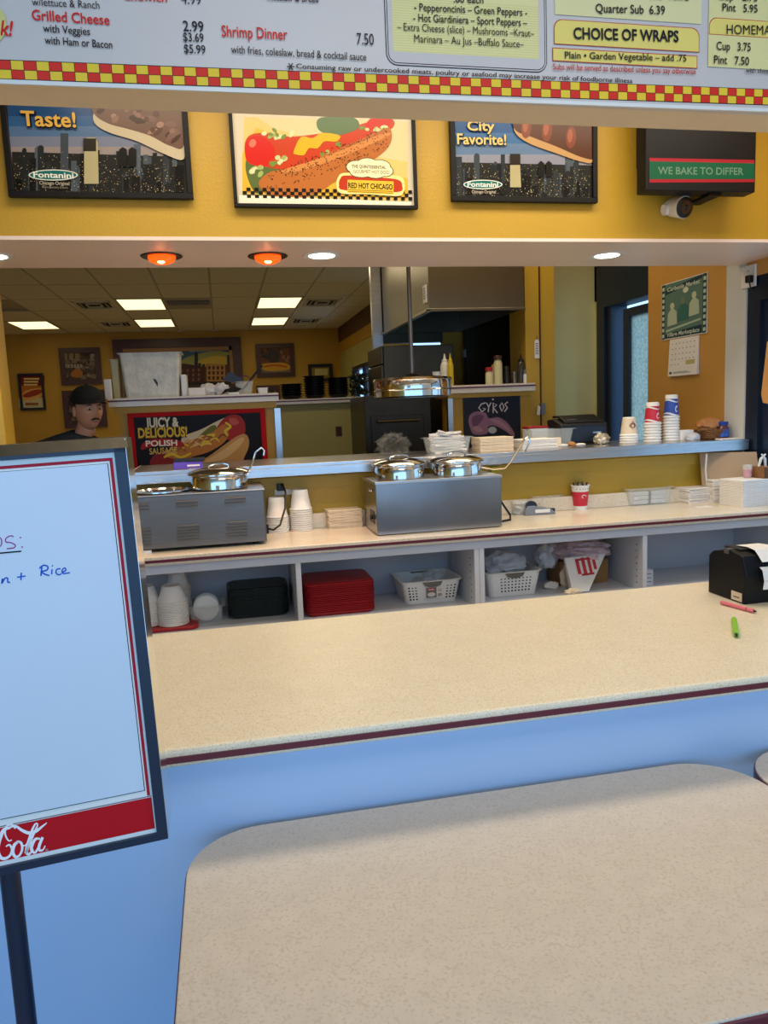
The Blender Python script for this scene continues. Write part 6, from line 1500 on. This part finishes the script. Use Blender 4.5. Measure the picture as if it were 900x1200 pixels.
# head: face towards +x-ish of the camera, own frame: -y is the face
HY = R(34)
Mh = Matrix.Translation(Vector((0, 0, EZ))) @ Matrix.Rotation(HY, 4, 'Z') @ Matrix.Rotation(R(4), 4, 'X')
def g(x, s): return math.exp(-(x/s)**2)
def face(p):
    x, y, z = p.x, p.y, p.z
    if z < 0: k = min(1, -z/.125); x *= 1-.16*k**1.8; y = y*(1-.12*k) - .006*k
    if y < 0:
        f = g(x, .02)
        y -= .026*g(x, .013)*g(z+.022, .02)            # nose tip
        y -= .012*g(x, .010)*g(z-.008, .025)            # bridge
        y += .014*(g(x-.032, .017)+g(x+.032, .017))*g(z-.002, .013)   # sockets
        y -= .007*g(x, .05)*g(z-.028, .012)             # brow
        y -= .008*g(x, .02)*g(z+.064, .007) + .007*g(x, .02)*g(z+.078, .007)   # lips
        y += .005*g(x, .022)*g(z+.071, .0035)
        y -= .012*g(x, .025)*g(z+.105, .018)            # chin
        y -= .006*(g(x-.045, .02)+g(x+.045, .02))*g(z+.025, .02)      # cheeks
    return Vector((x, y, z))
hd_ = MB().ball((0, 0, 0), .078, .096, .125, 48, 44, M=Mh, fn=face)
for s_ in (-1, 1): hd_.ball((0, 0, 0), .012, .02, .032, 12, 10, M=Mh @ Matrix.Translation(Vector((s_*.079, .012, -.015))) @ Matrix.Rotation(s_*.3, 4, 'Z'))
hobj = hd_.build('head', m_skin, t, local=True)
for s_ in (-1, 1):
    e = MB().ball((0, 0, 0), .0125, .0125, .0065, 14, 10, M=Mh @ Matrix.Translation(Vector((s_*.031, -.0745, .001)))).build('eye', m_eye, hobj, local=True)
    MB().ball((0, 0, 0), .0062, .003, .0060, 12, 8, M=Mh @ Matrix.Translation(Vector((s_*.031+.001, -.086, .001)))).build('iris', m_black, hobj, local=True)
    MB().tube([Mh @ Vector((s_*.014, -.093, .021)), Mh @ Vector((s_*.03, -.094, .027)), Mh @ Vector((s_*.048, -.082, .021))], [.003, .0042, .002], 8).build('eyebrow', m_hair, hobj, local=True)
MB().tube([Mh @ Vector((-.026, -.088, -.062)), Mh @ Vector((-.012, -.100, -.055)), Mh @ Vector((0, -.103, -.054)), Mh @ Vector((.012, -.100, -.055)), Mh @ Vector((.026, -.088, -.062))], [.003, .006, .0055, .006, .003], 8).build('moustache', m_hair, hobj, local=True)
MB().tube([Mh @ Vector((-.018, -.094, -.0715)), Mh @ Vector((0, -.1, -.0712)), Mh @ Vector((.018, -.094, -.0715))], .0022, 8).build('mouth', material('lip', (130, 70, 60), .5), hobj, local=True)
def hairfn(p):
    return p
MB().ball((0, 0, 0), .081, .088, .10, 30, 20, M=Mh @ Matrix.Translation(Vector((0, .018, .008)))).build('hair', m_hair, hobj, local=True)
# cap: crown and a curved brim pointing where he looks
def crown(p):
    if p.z < -.012: p.z = -.012
    return p
cap = MB().ball((0, 0, 0), .090, .112, .088, 36, 22, M=Mh @ Matrix.Translation(Vector((0, .004, .052))), fn=crown).build('cap', m_capm, t, local=True)
vs = []; fs = []; nb = 18
for i in range(nb+1):
    a = math.pi*(i/nb); cx_, cy_ = math.cos(a), -math.sin(a)
    for r1_, r2_, dz in ((1., 1., 0), (1.02, 1.62, -.012*math.sin(a))):
        for th_ in (0, .004):
            vs.append(Mh @ Vector((cx_*.086*r1_, .004+cy_*.106*r2_, .046+dz+th_+.016*(1-abs(cx_))*(r2_-1)-.012*cx_*cx_*(r2_-1)*2)))
for i in range(nb):
    a, b = i*4, i*4+4; fs += [(a, a+2, b+2, b), (a+1, b+1, b+3, a+3), (a+2, a+3, b+3, b+2), (a, b, b+1, a+1)]
MB().add(vs, fs, None, True).build('brim', m_capm, cap, local=True)
MB().ball((0, 0, 0), .008, .008, .005, 10, 6, M=Mh @ Matrix.Translation(Vector((0, .004, .140)))).build('button', m_capm, cap, local=True)
